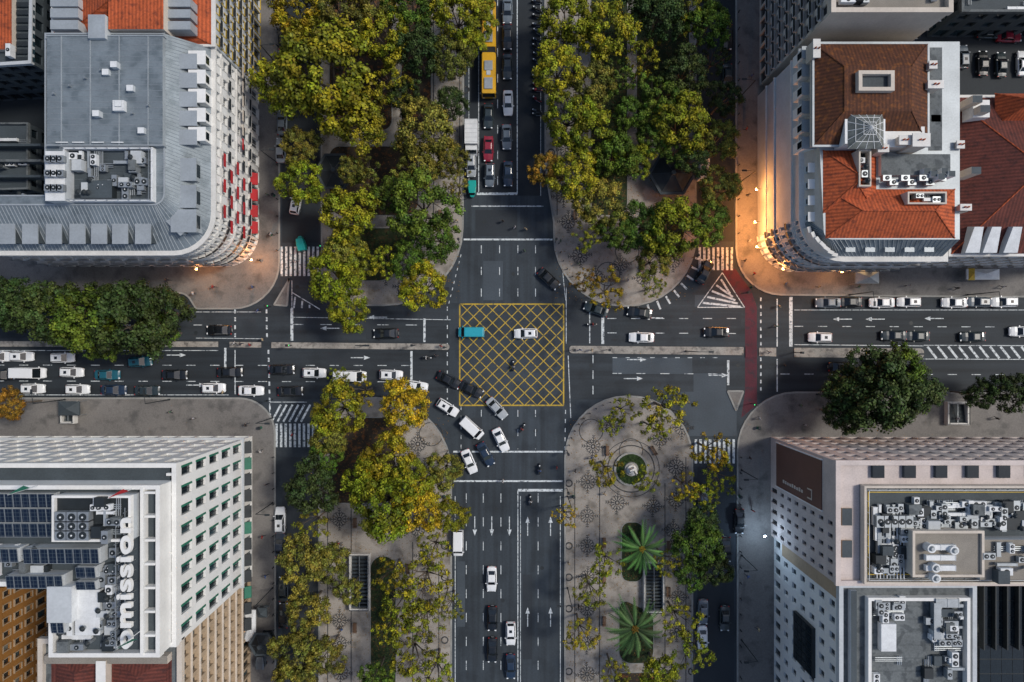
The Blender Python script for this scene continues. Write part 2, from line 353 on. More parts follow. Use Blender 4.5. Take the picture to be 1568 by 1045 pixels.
# ---------------------------------------------------------------- building helpers
def windowwall(mb,p0,p1,z0,z1,levels,nb,wall,ww,wh,glass=GL,dep=.28,tr=None,balc=0,fr=None,shop=None):
    p0=Vector(p0[:2]);p1=Vector(p1[:2]);L=(p1-p0).length;t=(p1-p0)/L;n=Vector((t.y,-t.x))
    def P(u,v,d=0): q=p0+t*u+n*d; return (q.x,q.y,v)
    def Q(a,c,e,f,m,d=0): mb.face([P(a,e,d),P(c,e,d),P(c,f,d),P(a,f,d)],m)
    def B(a,c,e,f,d0,d1,m):
        mb.hexa([P(a,e,d0),P(c,e,d0),P(c,e,d1),P(a,e,d1)][::-1],[P(a,f,d0),P(c,f,d0),P(c,f,d1),P(a,f,d1)][::-1],m)
    bw=L/nb
    for j in range(nb):
        u0=j*bw;u1=u0+bw
        for li,(v0,v1) in enumerate(levels):
            w_=ww if li else min(.8,ww*1.3); h_=wh if li else .75
            a=u0+bw*(1-w_)/2;c=u1-bw*(1-w_)/2; hh=(v1-v0)*h_; e=v0+(v1-v0-hh)*(.45 if li else .1); f=e+hh
            Q(u0,a,v0,v1,wall);Q(c,u1,v0,v1,wall);Q(a,c,v0,e,wall);Q(a,c,f,v1,wall)
            mb.face([P(a,e,0),P(c,e,0),P(c,e,-dep),P(a,e,-dep)],wall); mb.face([P(a,f,-dep),P(c,f,-dep),P(c,f,0),P(a,f,0)],wall)
            mb.face([P(a,e,-dep),P(a,f,-dep),P(a,f,0),P(a,e,0)],wall); mb.face([P(c,e,0),P(c,f,0),P(c,f,-dep),P(c,e,-dep)],wall)
            Q(a,c,e,f,shop if (shop and li==0 and R.random()<.6) else R.choice(glass),-dep)
            if fr: 
                mid=(a+c)/2; B(mid-.04,mid+.04,e,f,-dep+.003,-dep+.06,fr)
            if tr:
                B(a-.12,c+.12,e-.18,e-.003,.003,.16,tr); B(a-.15,c+.15,f+.003,f+.22,.003,.2,tr)
                B(a-.14,a-.003,e,f,.003,.08,tr); B(c+.003,c+.14,e,f,.003,.08,tr)
            if balc and li and (li in (1,2,4) or balc>1):
                B(a-.25,c+.25,e-.32,e-.2,.003,.6,trim)
                B(a-.25,c+.25,e-.197,e+.55,.54,.57,dark)
def levels_(z0,z1,nf,gh):
    out=[(z0,z0+gh)] if gh else []
    z=z0+(gh or 0); k=(z1-z)/nf
    return out+[(z+i*k,z+(i+1)*k) for i in range(nf)]
def walls(mb,poly,z0,z1,nf,bay,wall,ww=.42,wh=.6,gh=4.4,blank=(),**kw):
    lv=levels_(z0,z1,nf,gh); n=len(poly)
    for i in range(n):
        a=Vector(poly[i][:2]);c=Vector(poly[(i+1)%n][:2]);L=(c-a).length
        if L<.02: continue
        if i in blank or L<1.0: mb.face([(*a,z0),(*c,z0),(*c,z1),(*a,z1)],wall)
        else: windowwall(mb,a,c,z0,z1,lv,max(1,round(L/bay)),wall,ww,wh,**kw)
def ribs(mb,a,b_,c,d,sp,m,h=.07,w=.05):
    a,b_,c,d=map(Vector,(a,b_,c,d)); L=(b_-a).length
    if L<.05:return
    n=(b_-a).cross(d-a).normalized()
    if n.z<0:n=-n
    t=(b_-a).normalized(); k=max(1,int(L/sp))
    for i in range(k):
        f=(i+.5)/k; p=a.lerp(b_,f);q=d.lerp(c,f)
        mb.face([p-t*w,p+n*h,q+n*h,q-t*w],m); mb.face([p+n*h,p+t*w,q+t*w,q+n*h],m)
def slopes(mb,out,inn,z0,z1,m,side=None,rib=None,sp=.6):
    n=len(out)
    for i in range(n):
        j=(i+1)%n; a=(*out[i],z0);b_=(*out[j],z0);c=(*inn[j],z1);d=(*inn[i],z1)
        e_=Vector(out[j])-Vector(out[i]); nn=Vector((e_.y,-e_.x)).normalized() if e_.length>.01 else Vector((1,0))
        horiz=abs((Vector(out[i])-Vector(inn[i])).dot(nn))
        if horiz<.3: mb.face([a,b_,c,d],side or m)
        else:
            mb.face([a,b_,c,d],m)
            if rib: ribs(mb,a,b_,c,d,sp,rib)
def hip(mb,x0,x1,y0,y1,z0,z1,ins,mx,my,ridge=None,eave=.0):
    if x0>x1:x0,x1=x1,x0
    if y0>y1:y0,y1=y1,y0
    A=(x0,y0,z0);B=(x1,y0,z0);C=(x1,y1,z0);D=(x0,y1,z0)
    if (x1-x0)>(y1-y0):
        ym=(y0+y1)/2;P=(x0+ins,ym,z1);Q=(x1-ins,ym,z1)
        mb.face([A,B,Q,P],mx);mb.face([C,D,P,Q],mx);mb.face([D,A,P],my);mb.face([B,C,Q],my)
        E=[(A,P),(D,P),(B,Q),(C,Q),(P,Q)]
    else:
        xm=(x0+x1)/2;P=(xm,y0+ins,z1);Q=(xm,y1-ins,z1)
        mb.face([D,A,P,Q],my);mb.face([B,C,Q,P],my);mb.face([A,B,P],mx);mb.face([C,D,Q],mx)
        E=[(A,P),(B,P),(C,Q),(D,Q),(P,Q)]
    if ridge:
        for p,q in E: mb.tube(p,q,.11,.11,ridge,5)
def dormer(mb,x,y,a,z,w,d,h,wall,roof,gl=gl1):
    c,s=math.cos(a),math.sin(a)
    mb.obox(x-c*d/2,y-s*d/2,z-1.5,z+h,d,w,a,wall)
    mb.obox(x-c*(d/2-.1),y-s*(d/2-.1),z+h+.003,z+h+.16,d+.3,w+.3,a,roof)
    mb.obox(x+c*.03,y+s*.03,z+.25,z+h-.2,.05,w*.62,a,gl)
def ac(mb,x,y,z,l=1.2,w=.8,h=.9,a=0,m=None,fans=1):
    m=m or R.choice([metalw,metal,metal])
    for sx in(-.4,.4): mb.obox(x+sx*l*math.cos(a),y+sx*l*math.sin(a),z,z+.18,.12,w,a,dark)
    mb.obox(x,y,z+.18,z+.18+h,l,w,a,m)
    for i in range(fans):
        o=(i+.5)/fans*l-l/2; fx,fy=x+o*math.cos(a),y+o*math.sin(a); r=min(w,l/fans)*.38
        mb.cyl(fx,fy,z+.183+h,z+.25+h,r,r*.95,dark,12); mb.cyl(fx,fy,z+.253+h,z+.29+h,r*.25,r*.25,metalw,8)
def duct(mb,x0,y0,x1,y1,z,w=.5,h=.5,m=None):
    m=m or metal; a=math.atan2(y1-y0,x1-x0);L=math.hypot(x1-x0,y1-y0)
    mb.obox((x0+x1)/2,(y0+y1)/2,z,z+h,L,w,a,m)
    k=int(L/1.4)
    for i in range(k+1):
        t=i/max(1,k); mb.obox(x0+(x1-x0)*t,y0+(y1-y0)*t,z-.02,z+h+.04,.08,w+.08,a,m)
def clutter(mb,x0,x1,y0,y1,z,n,seed):
    r=random.Random(seed)
    if x0>x1:x0,x1=x1,x0
    if y0>y1:y0,y1=y1,y0
    for i in range(n):
        x=r.uniform(x0,x1);y=r.uniform(y0,y1);k=r.random();zz=z+i*.0013;a=r.choice([0,math.pi/2])
        if k<.36: ac(mb,x,y,zz,r.uniform(.9,2.0),r.uniform(.6,1.0),r.uniform(.6,1.2),a,fans=r.choice([1,2]))
        elif k<.54:
            L=r.uniform(2,5); dx,dy=(L,0) if a==0 else (0,L)
            duct(mb,x,y,min(x+dx,x1+.3),min(y+dy,y1+.3) if dy else y,zz+.2,r.uniform(.3,.6),r.uniform(.3,.6),r.choice([metal,zincl,metalw]))
        elif k<.75:
            L=r.uniform(2,7); 
            for q in range(3):
                if a==0: mb.tube((x,y+q*.25,zz+.25),(min(x+L,x1+.4),y+q*.25,zz+.25),.07,.07,metal)
                else: mb.tube((x+q*.25,y,zz+.25),(x+q*.25,min(y+L,y1+.4),zz+.25),.07,.07,metal)
        elif k<.87: mb.cyl(x,y,zz,zz+r.uniform(.6,1.6),.25,.25,metal,8); mb.cyl(x,y,zz+1.6,zz+1.9,.4,.12,dark,8)
        else: mb.obox(x,y,zz,zz+r.uniform(.6,1.6),r.uniform(.8,1.8),r.uniform(.8,1.8),a,r.choice([whiteg,dark,felt,slate]))
def solar_array(mb,x0,y0,x1,y1,z,h):
    ax,ay=W(x0,y1,h);cx,cy=W(x1,y0,h); nx=max(1,round((cx-ax)/1.05));ny=max(1,round((cy-ay)/1.7)); dx=(cx-ax)/nx;dy=(cy-ay)/ny
    for i in range(nx):
        for j in range(ny):
            xa=ax+i*dx+.03;xb=ax+(i+1)*dx-.03;ya=ay+j*dy+.04;yb=ay+(j+1)*dy-.04
            mb.hexa([(xa,ya,z+.2),(xb,ya,z+.2),(xb,yb,z+.45),(xa,yb,z+.45)],[(xa,ya,z+.25),(xb,ya,z+.25),(xb,yb,z+.5),(xa,yb,z+.5)],metal)
            e=.04; mb.face([(xa+e,ya+e,z+.262),(xb-e,ya+e,z+.262),(xb-e,yb-e,z+.502),(xa+e,yb-e,z+.502)],solar)
    for j in range(ny+1): mb.box(ax,cx,ay+j*dy-.03,ay+j*dy+.03,z,z+.15,metal)
def rail(mb,poly,z,h=1.0,m=None):
    m=m or dark; n=len(poly)
    for i in range(n):
        a=poly[i];c=poly[(i+1)%n];L=math.hypot(c[0]-a[0],c[1]-a[1]);k=max(1,int(L/1.5))
        mb.tube((*a,z+h),(*c,z+h),.04,.04,m,4); mb.tube((*a,z+h*.5),(*c,z+h*.5),.025,.025,m,4)
        for j in range(k): t=j/k; x=a[0]+(c[0]-a[0])*t;y=a[1]+(c[1]-a[1])*t; mb.box(x-.03,x+.03,y-.03,y+.03,z,z+h,m)
# ================================================================ NW main building
h=18.3; ht=22.5
xw,yn,xe,ys=X(70,ht),Y(52,ht),X(326,h),Y(387,h); ww_=X(-60,ht); yi=Y(300,ht); iE,iS=X(252,ht),Y(314,ht)
e=empty('zinc_mansard_building',(xw+xe)/2,(yn+ys)/2)
out=rp([(ww_,ys),(xe,ys,5.8),(xe,yn),(xw,yn),(xw,yi),(ww_,yi)],8)
inn=rp([(ww_,iS),(iE,iS,1.6),(iE,yn),(xw,yn),(xw,yi),(ww_,yi)],8)
b=MB(); walls(b,out,PZ,h,5,2.7,white,.46,.66,4.4,glass=[gl1,gl1,gl2],tr=trim,balc=1,fr=metalw,blank=(len(out)-2,),dep=.4)
for z in(4.4,9.8,15.6): b.ring(out,.2,.003,z-.1,z+.14,trim)
b.ring(out,.45,-.3,h-.25,h+.1,trim); b.ring(out,.25,.003,h-.65,h-.253,trim); b.build('facade',e)
b=MB(); slopes(b,offset(out,-.25),inn,h+.1,ht,zinc,whiteg,zincl,.55)
b.face([(*p,ht) for p in inn],zinc)
ribs(b,(xw,yi,ht),(xw,yn,ht),(iE,yn,ht),(iE,yi,ht),.9,zincl)
b.ring(inn,.1,-.12,ht-.03,ht+.12,zincl)
x0,x1,y0,y1=X(72,23.3),X(249,23.3),Y(222,23.3),Y(56,23.3)
b.box(x0,x1,y0,y1,ht+.002,23.3,zincl,zinc); ribs(b,(x0,y0,23.3),(x0,y1,23.3),(x1,y1,23.3),(x1,y0,23.3),.8,zincl,.06,.04)
for k in range(4): b.box(x0+(x1-x0)*(k+.5)/4-.05,x0+(x1-x0)*(k+.5)/4+.05,y0,y1,23.3,23.39,zincl)
b.box(x0-.15,x1+.15,y0-.15,y0-.003,ht,23.42,zincl);b.box(x0-.15,x1+.15,y1+.003,y1+.15,ht,23.42,zincl)
b.build('zinc_roof',e)
b=MB()
for y in(92,121,150,179,208): dormer(b,X(316,20.3),Y(y,20.3),0,19.2,1.7,2.2,1.8,white,white); dormer(b,X(300,21),Y(y+3,21),0,19.6,1.9,2.6,1.5,zincl,zincl,slate)
for y in (262,303,340): dormer(b,X(302,20.3),Y(y,20.3),0,19.2,3.0,3.4,1.8,zincl,zincl)
for x in(15,50,86,122,155,187,222): dormer(b,X(x,20.3),Y(372,20.3),-math.pi/2,19.2,2.0,2.7,1.5,slate,zincl)
dormer(b,X(287,20.3),Y(352,20.3),-math.pi/4,19.2,2.1,3,1.7,zincl,zincl)
b.build('dormers',e)
b=MB(); 
x0,x1,y0,y1=X(104,22.6),X(237,22.6),Y(309,22.6),Y(230,22.6); P4=[(x0,y0),(x1,y0),(x1,y1),(x0,y1)]
b.prism(P4,22.51,22.56,slate); b.ring(P4,.15,-.1,22.5,23.5,metalw); clutter(b,x0+.8,x1-1.5,y0+.8,y1-.6,22.57,44,3); rail(b,offset(P4,.0),23.5,.8,metal)
b.box(X(122,24),X(170,24),Y(303,24),Y(276,24),22.57,23.8,dark,slate); b.box(X(70,24.5),X(100,24.5),Y(308,24.5),Y(232,24.5),22.5,24.6,whiteg,metalw)
for k in range(9): ac(b,X(78+ (k%3)*9,24.7),Y(245+(k//3)*22,24.7),24.61,1,.9,.6)
for x,y in((198,135),(148,175),(160,110),(182,160),(215,200),(175,100)): b.box(X(x-5,24),X(x+5,24),Y(y+4,24),Y(y-5,24),23.3,R.uniform(23.8,24.3),whiteg,metalw)
b.box(X(173,24),X(190,24),Y(170,24),Y(154,24),23.35,24.1,metalw)
for x in(85,110,140,170): b.tube((X(x,23.6),Y(218,23.6),23.5),(X(x+18,23.6),Y(218,23.6),23.5),.1,.1,metalw)
for x in range(85,240,24): b.cyl(X(x,23.3),Y(90+(x*7)%90,23.3),23.3,23.9,.12,.12,metal,6)
b.build('roof_equipment',e)
b=MB()
for k in range(4):
    y=Y(262+k*26,9)
    b.hexa([(xe+.02,y-1,3.4),(xe+1.1,y-1,3.2),(xe+1.1,y+1,3.2),(xe+.02,y+1,3.4)],[(xe+.02,y-1,4.2),(xe+1.1,y-1,3.4),(xe+1.1,y+1,3.4),(xe+.02,y+1,4.2)],redm)
for k in range(6):
    y=Y(255+k*19,12)
    for z in ((7.6,12.6) if k%2 else (10.2,15.2)): b.box(xe+.62,xe+.68,y-1.0,y+1.0,z,z+.8,redm)
for k in range(6): b.box(xe+.62,xe+.7,Y(110+k*22,9)-.9,Y(110+k*22,9)+.9,8.3,8.8,redm if k==5 else cream)
b.build('awnings',e)
# ---- NW orange roof building
e=empty('orange_roof_building',X(200,20),Y(-20,20))
p=[(X(76,20),yn+.05),(xe+.3,yn+.05),(xe+.3,Y(-260,18)),(X(76,20),Y(-260,18))]
b=MB(); walls(b,p,PZ,19,6,2.3,whiteg,.5,.6,4.2,glass=[gl1,gl2,gl1],tr=yelm,balc=2,blank=(0,)); b.ring(p,.4,-.2,18.8,19.1,trim); b.build('facade',e)
b=MB(); hip(b,p[0][0],p[1][0]-.2,p[0][1]-.05,p[2][1],19.1,23.6,5,tileo_y,tileo_x,tileo_x)
b.box(X(162,24),X(247,24),Y(42,24),Y(-100,24),20,23.4,cream,tileo_x)
b.box(X(134,24),X(160,24),Y(58,24),Y(22,24),19.2,23.9,whiteg,zincl)
for y in (5,22,40): b.obox(X(101,22),Y(y,22),20,22.4,4,1.3,0,whiteg,zincl); b.obox(X(268,22),Y(y,22),20,22.2,4.6,1.2,0,zincl,zincl)
b.build('tiled_roof',e)
# ---- NW rear dark buildings
e=empty('rear_courtyard_building',X(-10,12),Y(100,12))
p=[(X(-300,14),Y(120,14)),(X(50,14),Y(98,14)),(X(56,14),Y(-260,14)),(X(-300,14),Y(-260,14))]
b=MB(); walls(b,p,PZ,14,4,2.6,slate,.6,.7,3.5,glass=[gl1]); b.ring(p,.2,-.3,13.9,14.6,whiteg); b.face([(*q,14) for q in p],slate)
clutter(b,p[0][0],p[1][0]-1,p[1][1]+1,Y(20,14),14.01,16,5)
b.box(X(-60,15),X(18,15),Y(76,15),Y(-60,15),14,15,cream,tileo_x)
for k in range(8): b.box(X(24,14.5),X(50,14.5),Y(90-k*12,14.5)-.4,Y(90-k*12,14.5)+.3,14.01,14.4,gl2,dark)
b.build('building_body',e)
e=empty('service_yard_building',X(30,8),Y(230,8))
b=MB(); p=[(X(-300,5),Y(300,5)),(X(45,5),Y(290,5)),(X(45,5),Y(190,5)),(X(-300,5),Y(190,5))]
walls(b,p,PZ,5,1,2.6,slate,.5,.6,2.4,glass=[gl1]); b.face([(*q,5) for q in p],slate); b.ring(p,.1,-.2,4.9,5.5,felt); clutter(b,p[0][0]+20,p[1][0],p[0][1],p[2][1],5.01,20,8); 
for k in range(3): b.box(X(-40,7),X(62,7),Y(222+k*24,7)-.2,Y(222+k*24,7)+.2,5.0,7,felt if k%2 else slate)
b.build('building_body',e)
# ================================================================ NE corner building
h=18.5;ht=22
xw,ys,xe,yn=X(1228,h),Y(396,h),X(1446,h),Y(64,ht)
e=empty('curved_corner_building',(xw+xe)/2,(yn+ys)/2)
out=ccw(rp([(xw,ys,6.2),(xe,ys),(xe,yn),(xw,yn)],8)); inn=rp([(X(1262,ht),Y(367,ht),1.2),(xe,Y(367,ht)),(xe,yn),(X(1247,ht),yn)],8)
b=MB(); walls(b,out,PZ,h,5,2.6,whiteg,.46,.66,4.4,glass=[gl1,gl1,gl2],tr=trim,balc=1,fr=metalw,blank=(10,11),shop=shopglow,dep=.4)
for z in(4.4,8,14.8): b.ring(out,.22,.003,z-.1,z+.14,trim)
b.ring(out,.5,-.3,h-.25,h+.1,trim);b.ring(out,.28,.003,h-.65,h-.253,trim)
b.build('facade',e)
b=MB(); slopes(b,offset(out,-.3),inn,h+.1,ht,zinc,cream,zincl,.55); b.face([(*q,ht) for q in inn],zincl); b.build('zinc_roof',e)
b=MB()
for y in(258,283,308,333): dormer(b,X(1238,20),Y(y,20),math.pi,19,1.1,2.2,1.3,whiteg,white)
for y in(85,112,140,168,196,222): dormer(b,X(1226,20),Y(y,20),math.pi,18.7,1.5,2.4,2.2,white,zincl)
for x in(1300,1330,1360,1390,1420): dormer(b,X(x,20),Y(384,20),-math.pi/2,19,1.1,2.2,1.3,whiteg,zincl)
for k in range(7):
    a=math.pi+ .25+k*.18; cx,cy=xw+5.2,ys+5.2; b.obox(cx+5*math.cos(a),cy+5*math.sin(a),h+.1,h+1.8+math.sin(k/6*math.pi)*1.3,.5,.95,a,trim)
b.build('dormers',e)
b=MB()
hip(b,X(1264,ht),X(1462,ht),Y(365,ht),Y(290,ht),ht+.01,24.4,4.2,tileo_x,tileo_y,tileo_x)
x0,x1,y0,y1=X(1263,22.6),X(1345,22.6),Y(300,22.6),Y(229,22.6)
hip(b,x0,x1,Y(325,22.6),y1,ht+.02,24.2,3.8,tileo_x,tileo_y,tileo_x)
for (a0,a1,c0,c1) in((1317,1336,228,285),(1392,1452,293,312)):
    q=[(X(a0,24.8),Y(c1,24.8)),(X(a1,24.8),Y(c1,24.8)),(X(a1,24.8),Y(c0,24.8)),(X(a0,24.8),Y(c0,24.8))]; b.ring(q,.0,-.22,22.2,24.5,cream); b.prism(offset(q,-.23),22.2,23.2,dark)
    clutter(b,q[0][0]+.5,q[1][0]-.5,q[0][1]+.5,q[2][1]-.5,23.21,5,int(a0))
b.box(X(1350,23),X(1456,23),Y(268,23),Y(236,23),ht+.005,22.9,white,felt)
for k in range(7): ac(b,X(1360+k*14,24),Y(272+(k%2)*5,24),22.92 if k%2==0 else 22.3,1.2,.8,.7)
for k in range(5): b.obox(X(1420+k*9,24),Y(262+k%3*5,24),ht,24+.3*(k%3),.9,.8,0,white,slate)
b.box(X(1424,22.3),X(1444,22.3),Y(230,22.3),Y(72,22.3),ht+.004,22.1,cream,felt)
zb=23.5
x0,x1,y0,y1=X(1247,zb),X(1420,zb),Y(222,zb),Y(68,zb)
b.box(x0,x1,y0,y1,ht+.01,zb,cream)
b.face([(x0,y0,zb+.01),(x1,y0,zb+.01),(x1-3.5,y0+4,zb+2.2),(x0+3.2,y0+4,zb+2.2)],tileb_x)
b.face([(x0,y0,zb+.01),(x0+3.2,y0+4,zb+2.2),(x0+3.2,y1-4,zb+2.2),(x0,y1,zb+.01)],tileb_y)
b.face([(x1,y0,zb+.01),(x1,y1,zb+.01),(x1-3.5,y1-4,zb+2.2),(x1-3.5,y0+4,zb+2.2)],tileb_y)
b.face([(x0,y1,zb+.01),(x0+3.2,y1-4,zb+2.2),(x1-3.5,y1-4,zb+2.2),(x1,y1,zb+.01)],tileb_x)
b.face([(x0+3.2,y0+4,zb+2.2),(x1-3.5,y0+4,zb+2.2),(x1-3.5,y1-4,zb+2.2),(x0+3.2,y1-4,zb+2.2)],tileb_x)
for p,q in(((x0,y0,zb),(x0+3.2,y0+4,zb+2.2)),((x1,y0,zb),(x1-3.5,y0+4,zb+2.2)),((x0,y1,zb),(x0+3.2,y1-4,zb+2.2)),((x1,y1,zb),(x1-3.5,y1-4,zb+2.2)),((x0+3.2,y0+4,zb+2.2),(x0+3.2,y1-4,zb+2.2))): b.tube(p,q,.1,.1,tileb_x,5)
P4=[(x0,y0),(x1,y0),(x1,y1),(x0,y1)]; b.ring(P4,.3,.02,zb-.3,zb+.05,zincl)
hh=26.6; q=[(X(1315,hh),Y(139,hh)),(X(1370,hh),Y(139,hh)),(X(1370,hh),Y(108,hh)),(X(1315,hh),Y(108,hh))]; b.ring(q,0,-.5,zb,hh,cream); b.prism(offset(q,-.52),zb,zb+2.3,slate)
b.build('tiled_roof',e)
b=MB(); hh=25.6
b.box(X(1296,hh),X(1358,hh),Y(219,hh),Y(176,hh),ht,hh-.4,white,metalw); b.box(X(1358,hh),X(1424,hh),Y(222,hh),Y(190,hh),ht,hh-1.2,cream,white)
cx,cy=W(1330,198,26); s_=2.5
for i,(u,w) in enumerate(((-1,-1),(1,-1),(1,1),(-1,1))):
    u2,w2=((1,-1),(1,1),(-1,1),(-1,-1))[i]; a=Vector((cx+u*s_,cy+w*s_,hh-.39));c=Vector((cx+u2*s_,cy+w2*s_,hh-.39));t=Vector((cx,cy,hh+1.4))
    b.face([a,c,t],gl3)
    for k in range(5): b.tube(a.lerp(c,k/4),t,.05,.04,metalw,4)
    for k in(.33,.66): b.tube(a.lerp(t,k),c.lerp(t,k),.04,.04,metalw,4)
for (x,y,w,d,z) in((1385,215,1.4,1.1,25.5),(1410,215,2.2,1.6,26),(1432,130,2.0,.9,24.5),(1250,75,.8,2.4,24),(1428,100,.9,.9,24.5),(1352,228,1.3,.8,24.8),(1470,222,.9,.9,22.5),(1478,318,1.4,.7,23)):
    b.box(X(x,z)-w/2,X(x,z)+w/2,Y(y,z)-d/2,Y(y,z)+d/2,ht-.5,z,cream); b.box(X(x,z)-w/2-.12,X(x,z)+w/2+.12,Y(y,z)-d/2-.12,Y(y,z)+d/2+.12,z+.002,z+.2,trim)
    for o_ in(-.25,.25): b.cyl(X(x,z)+o_,Y(y,z),z+.2,z+.6,.13,.1,tileo_x,8)
b.build('chimneys_and_rooflights',e)
h=26.5; e=empty('beige_apartment_building',X(1360,h),Y(-30,h))
p=[(X(1270,h),Y(22,h)),(X(1452,h),Y(22,h)),(X(1452,h),Y(-330,h)),(X(1270,h),Y(-330,h))]
b=MB(); walls(b,p,PZ,h,8,2.2,cream,.6,.55,4,glass=[gl1,gl2,gl1],balc=2,blank=(0,)); b.ring(p,.15,-.5,h-.1,h+.9,cream); b.face([(*q,h) for q in p],gravel); clutter(b,p[0][0]+1,p[1][0]-1,p[0][1]+1,Y(-60,h),h+.01,24,11); b.build('building_body',e)
h=17.5;e=empty('terracotta_roof_building',X(1520,h),Y(270,h))
p=[(X(1456,h),Y(389,h)),(X(1760,h),Y(389,h)),(X(1760,h),Y(150,h)),(X(1456,h),Y(150,h))]
b=MB(); walls(b,p,PZ,h,4,2.6,cream,.4,.6,4.2,tr=trim,blank=(3,)); b.ring(p,.4,-.2,h-.2,h+.1,trim); b.build('facade',e)
b=MB(); hip(b,p[0][0],p[1][0],p[0][1],p[2][1],h+.1,h+5,10,tiler_x,tiler_y,tileo_x)
hip(b,X(1542,21),X(1700,21),Y(184,21),Y(134,21),18.5,22.5,3,tileo_x,tileo_y,tileo_x)
for x in(1497,1524,1556): b.hexa([(X(x-12,20),Y(386,20),18),(X(x+10,20),Y(386,20),18),(X(x+8,20),Y(345,20),18.6),(X(x-6,20),Y(345,20),18.6)],[(X(x-12,20),Y(386,20),19),(X(x+10,20),Y(386,20),19),(X(x+8,20),Y(348,20),20.2),(X(x-6,20),Y(348,20),20.2)],whiteg,metalw)
b.build('tiled_roof',e)
b=MB(); hh=22.5; b.box(X(1427,hh),X(1456,hh),Y(262,hh),Y(158,hh),PZ,hh-.6,cream,white)
for (x,y) in((1436,180),(1500,150),(1512,165),(1498,260),(1478,318)): b.box(X(x,hh)-.7,X(x,hh)+.7,Y(y,hh)-.5,Y(y,hh)+.5,17,hh-.4,cream,slate)
b.box(X(1500,22),X(1526,22),Y(175,22),Y(148,22),17,20.6,metalw,white)
b.build('party_wall_and_chimneys',e)
e=empty('courtyard_building',X(1540,8),Y(20,8)); b=MB()
p=[(X(1470,9),Y(20,9)),(X(1800,9),Y(20,9)),(X(1800,9),Y(-300,9)),(X(1470,9),Y(-300,9))]
walls(b,p,PZ,9,2,3,slate,.5,.6,3.4); b.face([(*q,9) for q in p],slate); b.ring(p,.1,-.3,8.9,9.6,felt); clutter(b,p[0][0],p[0][0]+12,p[0][1],p[0][1]+6,9.01,8,6); b.build('building_body',e)
g=MB(); g.face([(X(a),Y(c),PZ+.004) for a,c in((1400,10),(1400,190),(1900,190),(1900,10))],asph_d); g.build('courtyard_paving')
g=MB(); g.face([(X(a),Y(c),PZ+.004) for a,c in((-400,-100),(-400,370),(150,370),(150,-100))],asph_d); g.build('courtyard_paving')
# ================================================================ SW white building
h=26.5; e=empty('white_office_building',X(130,h),Y(850,h))
xe,yn,ys_=X(274,h),Y(709,h),Y(985,h)
p=[(X(-330,h),Y(893,h)),(X(84,h),Y(893,h)),(X(84,h),ys_),(xe,ys_),(xe,yn),(X(-330,h),yn)]
b=MB(); lv=levels_(PZ,h,5,4.6)
for i in range(6):
    a,c=p[i],p[(i+1)%6]; L=math.hypot(c[0]-a[0],c[1]-a[1])
    windowwall(b,a,c,PZ,h,lv,9 if i==3 else max(1,round(L/3.2)),white,.42 if i==3 else .6,.70,glass=[gl1,gl2,gl1],dep=.35,fr=dark if i==3 else None)
    if i==3:
        bw=L/9
        for li,(v0,v1) in enumerate(lv[1:]):
            for j in range(9):
                yc=c[1]-(j+.5)*bw; b.box(xe+.003,xe+.07,yc+bw*.21+.003,yc+bw*.21+.3,v0+.6,v1-.6,greenm)
b.ring(p,.12,-.5,h-.003,h+1.0,white); b.ring(p,.35,.003,4.5,4.8,whiteg); b.build('facade',e)
b=MB(); b.face([(*q,h-.01) for q in p],slate)
for k in range(9):
    y=Y(725+k*30,h); b.box(xe-1.3,xe-.55,y-.18,y+.18,h,h+.9,white)
z=29.5; x0,x1,y0,y1=X(-330,z),X(250,z),Y(892,z),Y(742,z)
b.box(x0,x1,y0,y1,h,z,white,slate); b.box(X(84,z),x1,Y(1000,z),y0-.005,h,z,white,slate)
q=[(X(84,z),Y(1000,z)),(x1,Y(1000,z)),(x1,y1),(x0,y1),(x0,y0),(X(84,z),y0)]; b.ring(q,.1,-.45,z,z+1.1,white)
b.box(X(222,z),X(227,z),Y(998,z),Y(744,z),z,z+1.2,white)
for k in range(7): b.box(X(228,z),X(244,z),Y(752+k*36,z)-.15,Y(752+k*36,z)+.15,z,z+1.15,white)
b.box(X(-330,h),X(262,h),Y(738,h),Y(712,h),h,h+.3,slate)
b.build('roof',e)
b=MB(); z=29.51
b.box(X(82,32),X(200,32),Y(828,32),Y(760,32),z,31.6,whiteg,dark); b.ring([(X(82,32),Y(828,32)),(X(200,32),Y(828,32)),(X(200,32),Y(760,32)),(X(82,32),Y(760,32))],.12,-.2,31.5,32.2,white)
for r_ in range(3):
    for c_ in range(3): ac(b,X(91+c_*17,33),Y(793+r_*14,33),31.62,1.5,1.3,1.0,0,metal)
clutter(b,X(145,32),X(180,32),Y(822,32),Y(766,32),31.62,14,21)
clutter(b,X(160,z),X(182,z),Y(990,z),Y(840,z),z,34,22); clutter(b,X(90,z),X(160,z),Y(990,z),Y(905,z),z,26,23); clutter(b,X(0,z),X(80,z),Y(888,z),Y(835,z),z,12,24)
b.box(X(70,32),X(108,32),Y(955,32),Y(900,32),z,31.8,metalw,whiteg);b.box(X(112,31),X(150,31),Y(975,31),Y(905,31),z,30.6,whiteg,metalw)
b.build('roof_equipment',e)
b=MB(); hz=30.6
for a in((-60,757,80,825),(40,838,155,862),(14,879,100,900),(120,866,150,884),(120,888,150,902),(82,932,102,968),(-60,838,32,860)):
    solar_array(b,*a,30.2 if a[1]<830 else 31.2,31); 
    b.box(X(a[0],31),X(a[2],31),Y(a[3],31),Y(a[1],31),z,30.1 if a[1]<830 else 31.1,whiteg)
b.build('solar_panels',e)
tx=bpy.data.curves.new('rooftop_lettering','FONT'); tx.body='omission'; tx.size=3.7; tx.extrude=.3; tx.offset=.09; tx.materials.append(white); tx.space_character=1.05
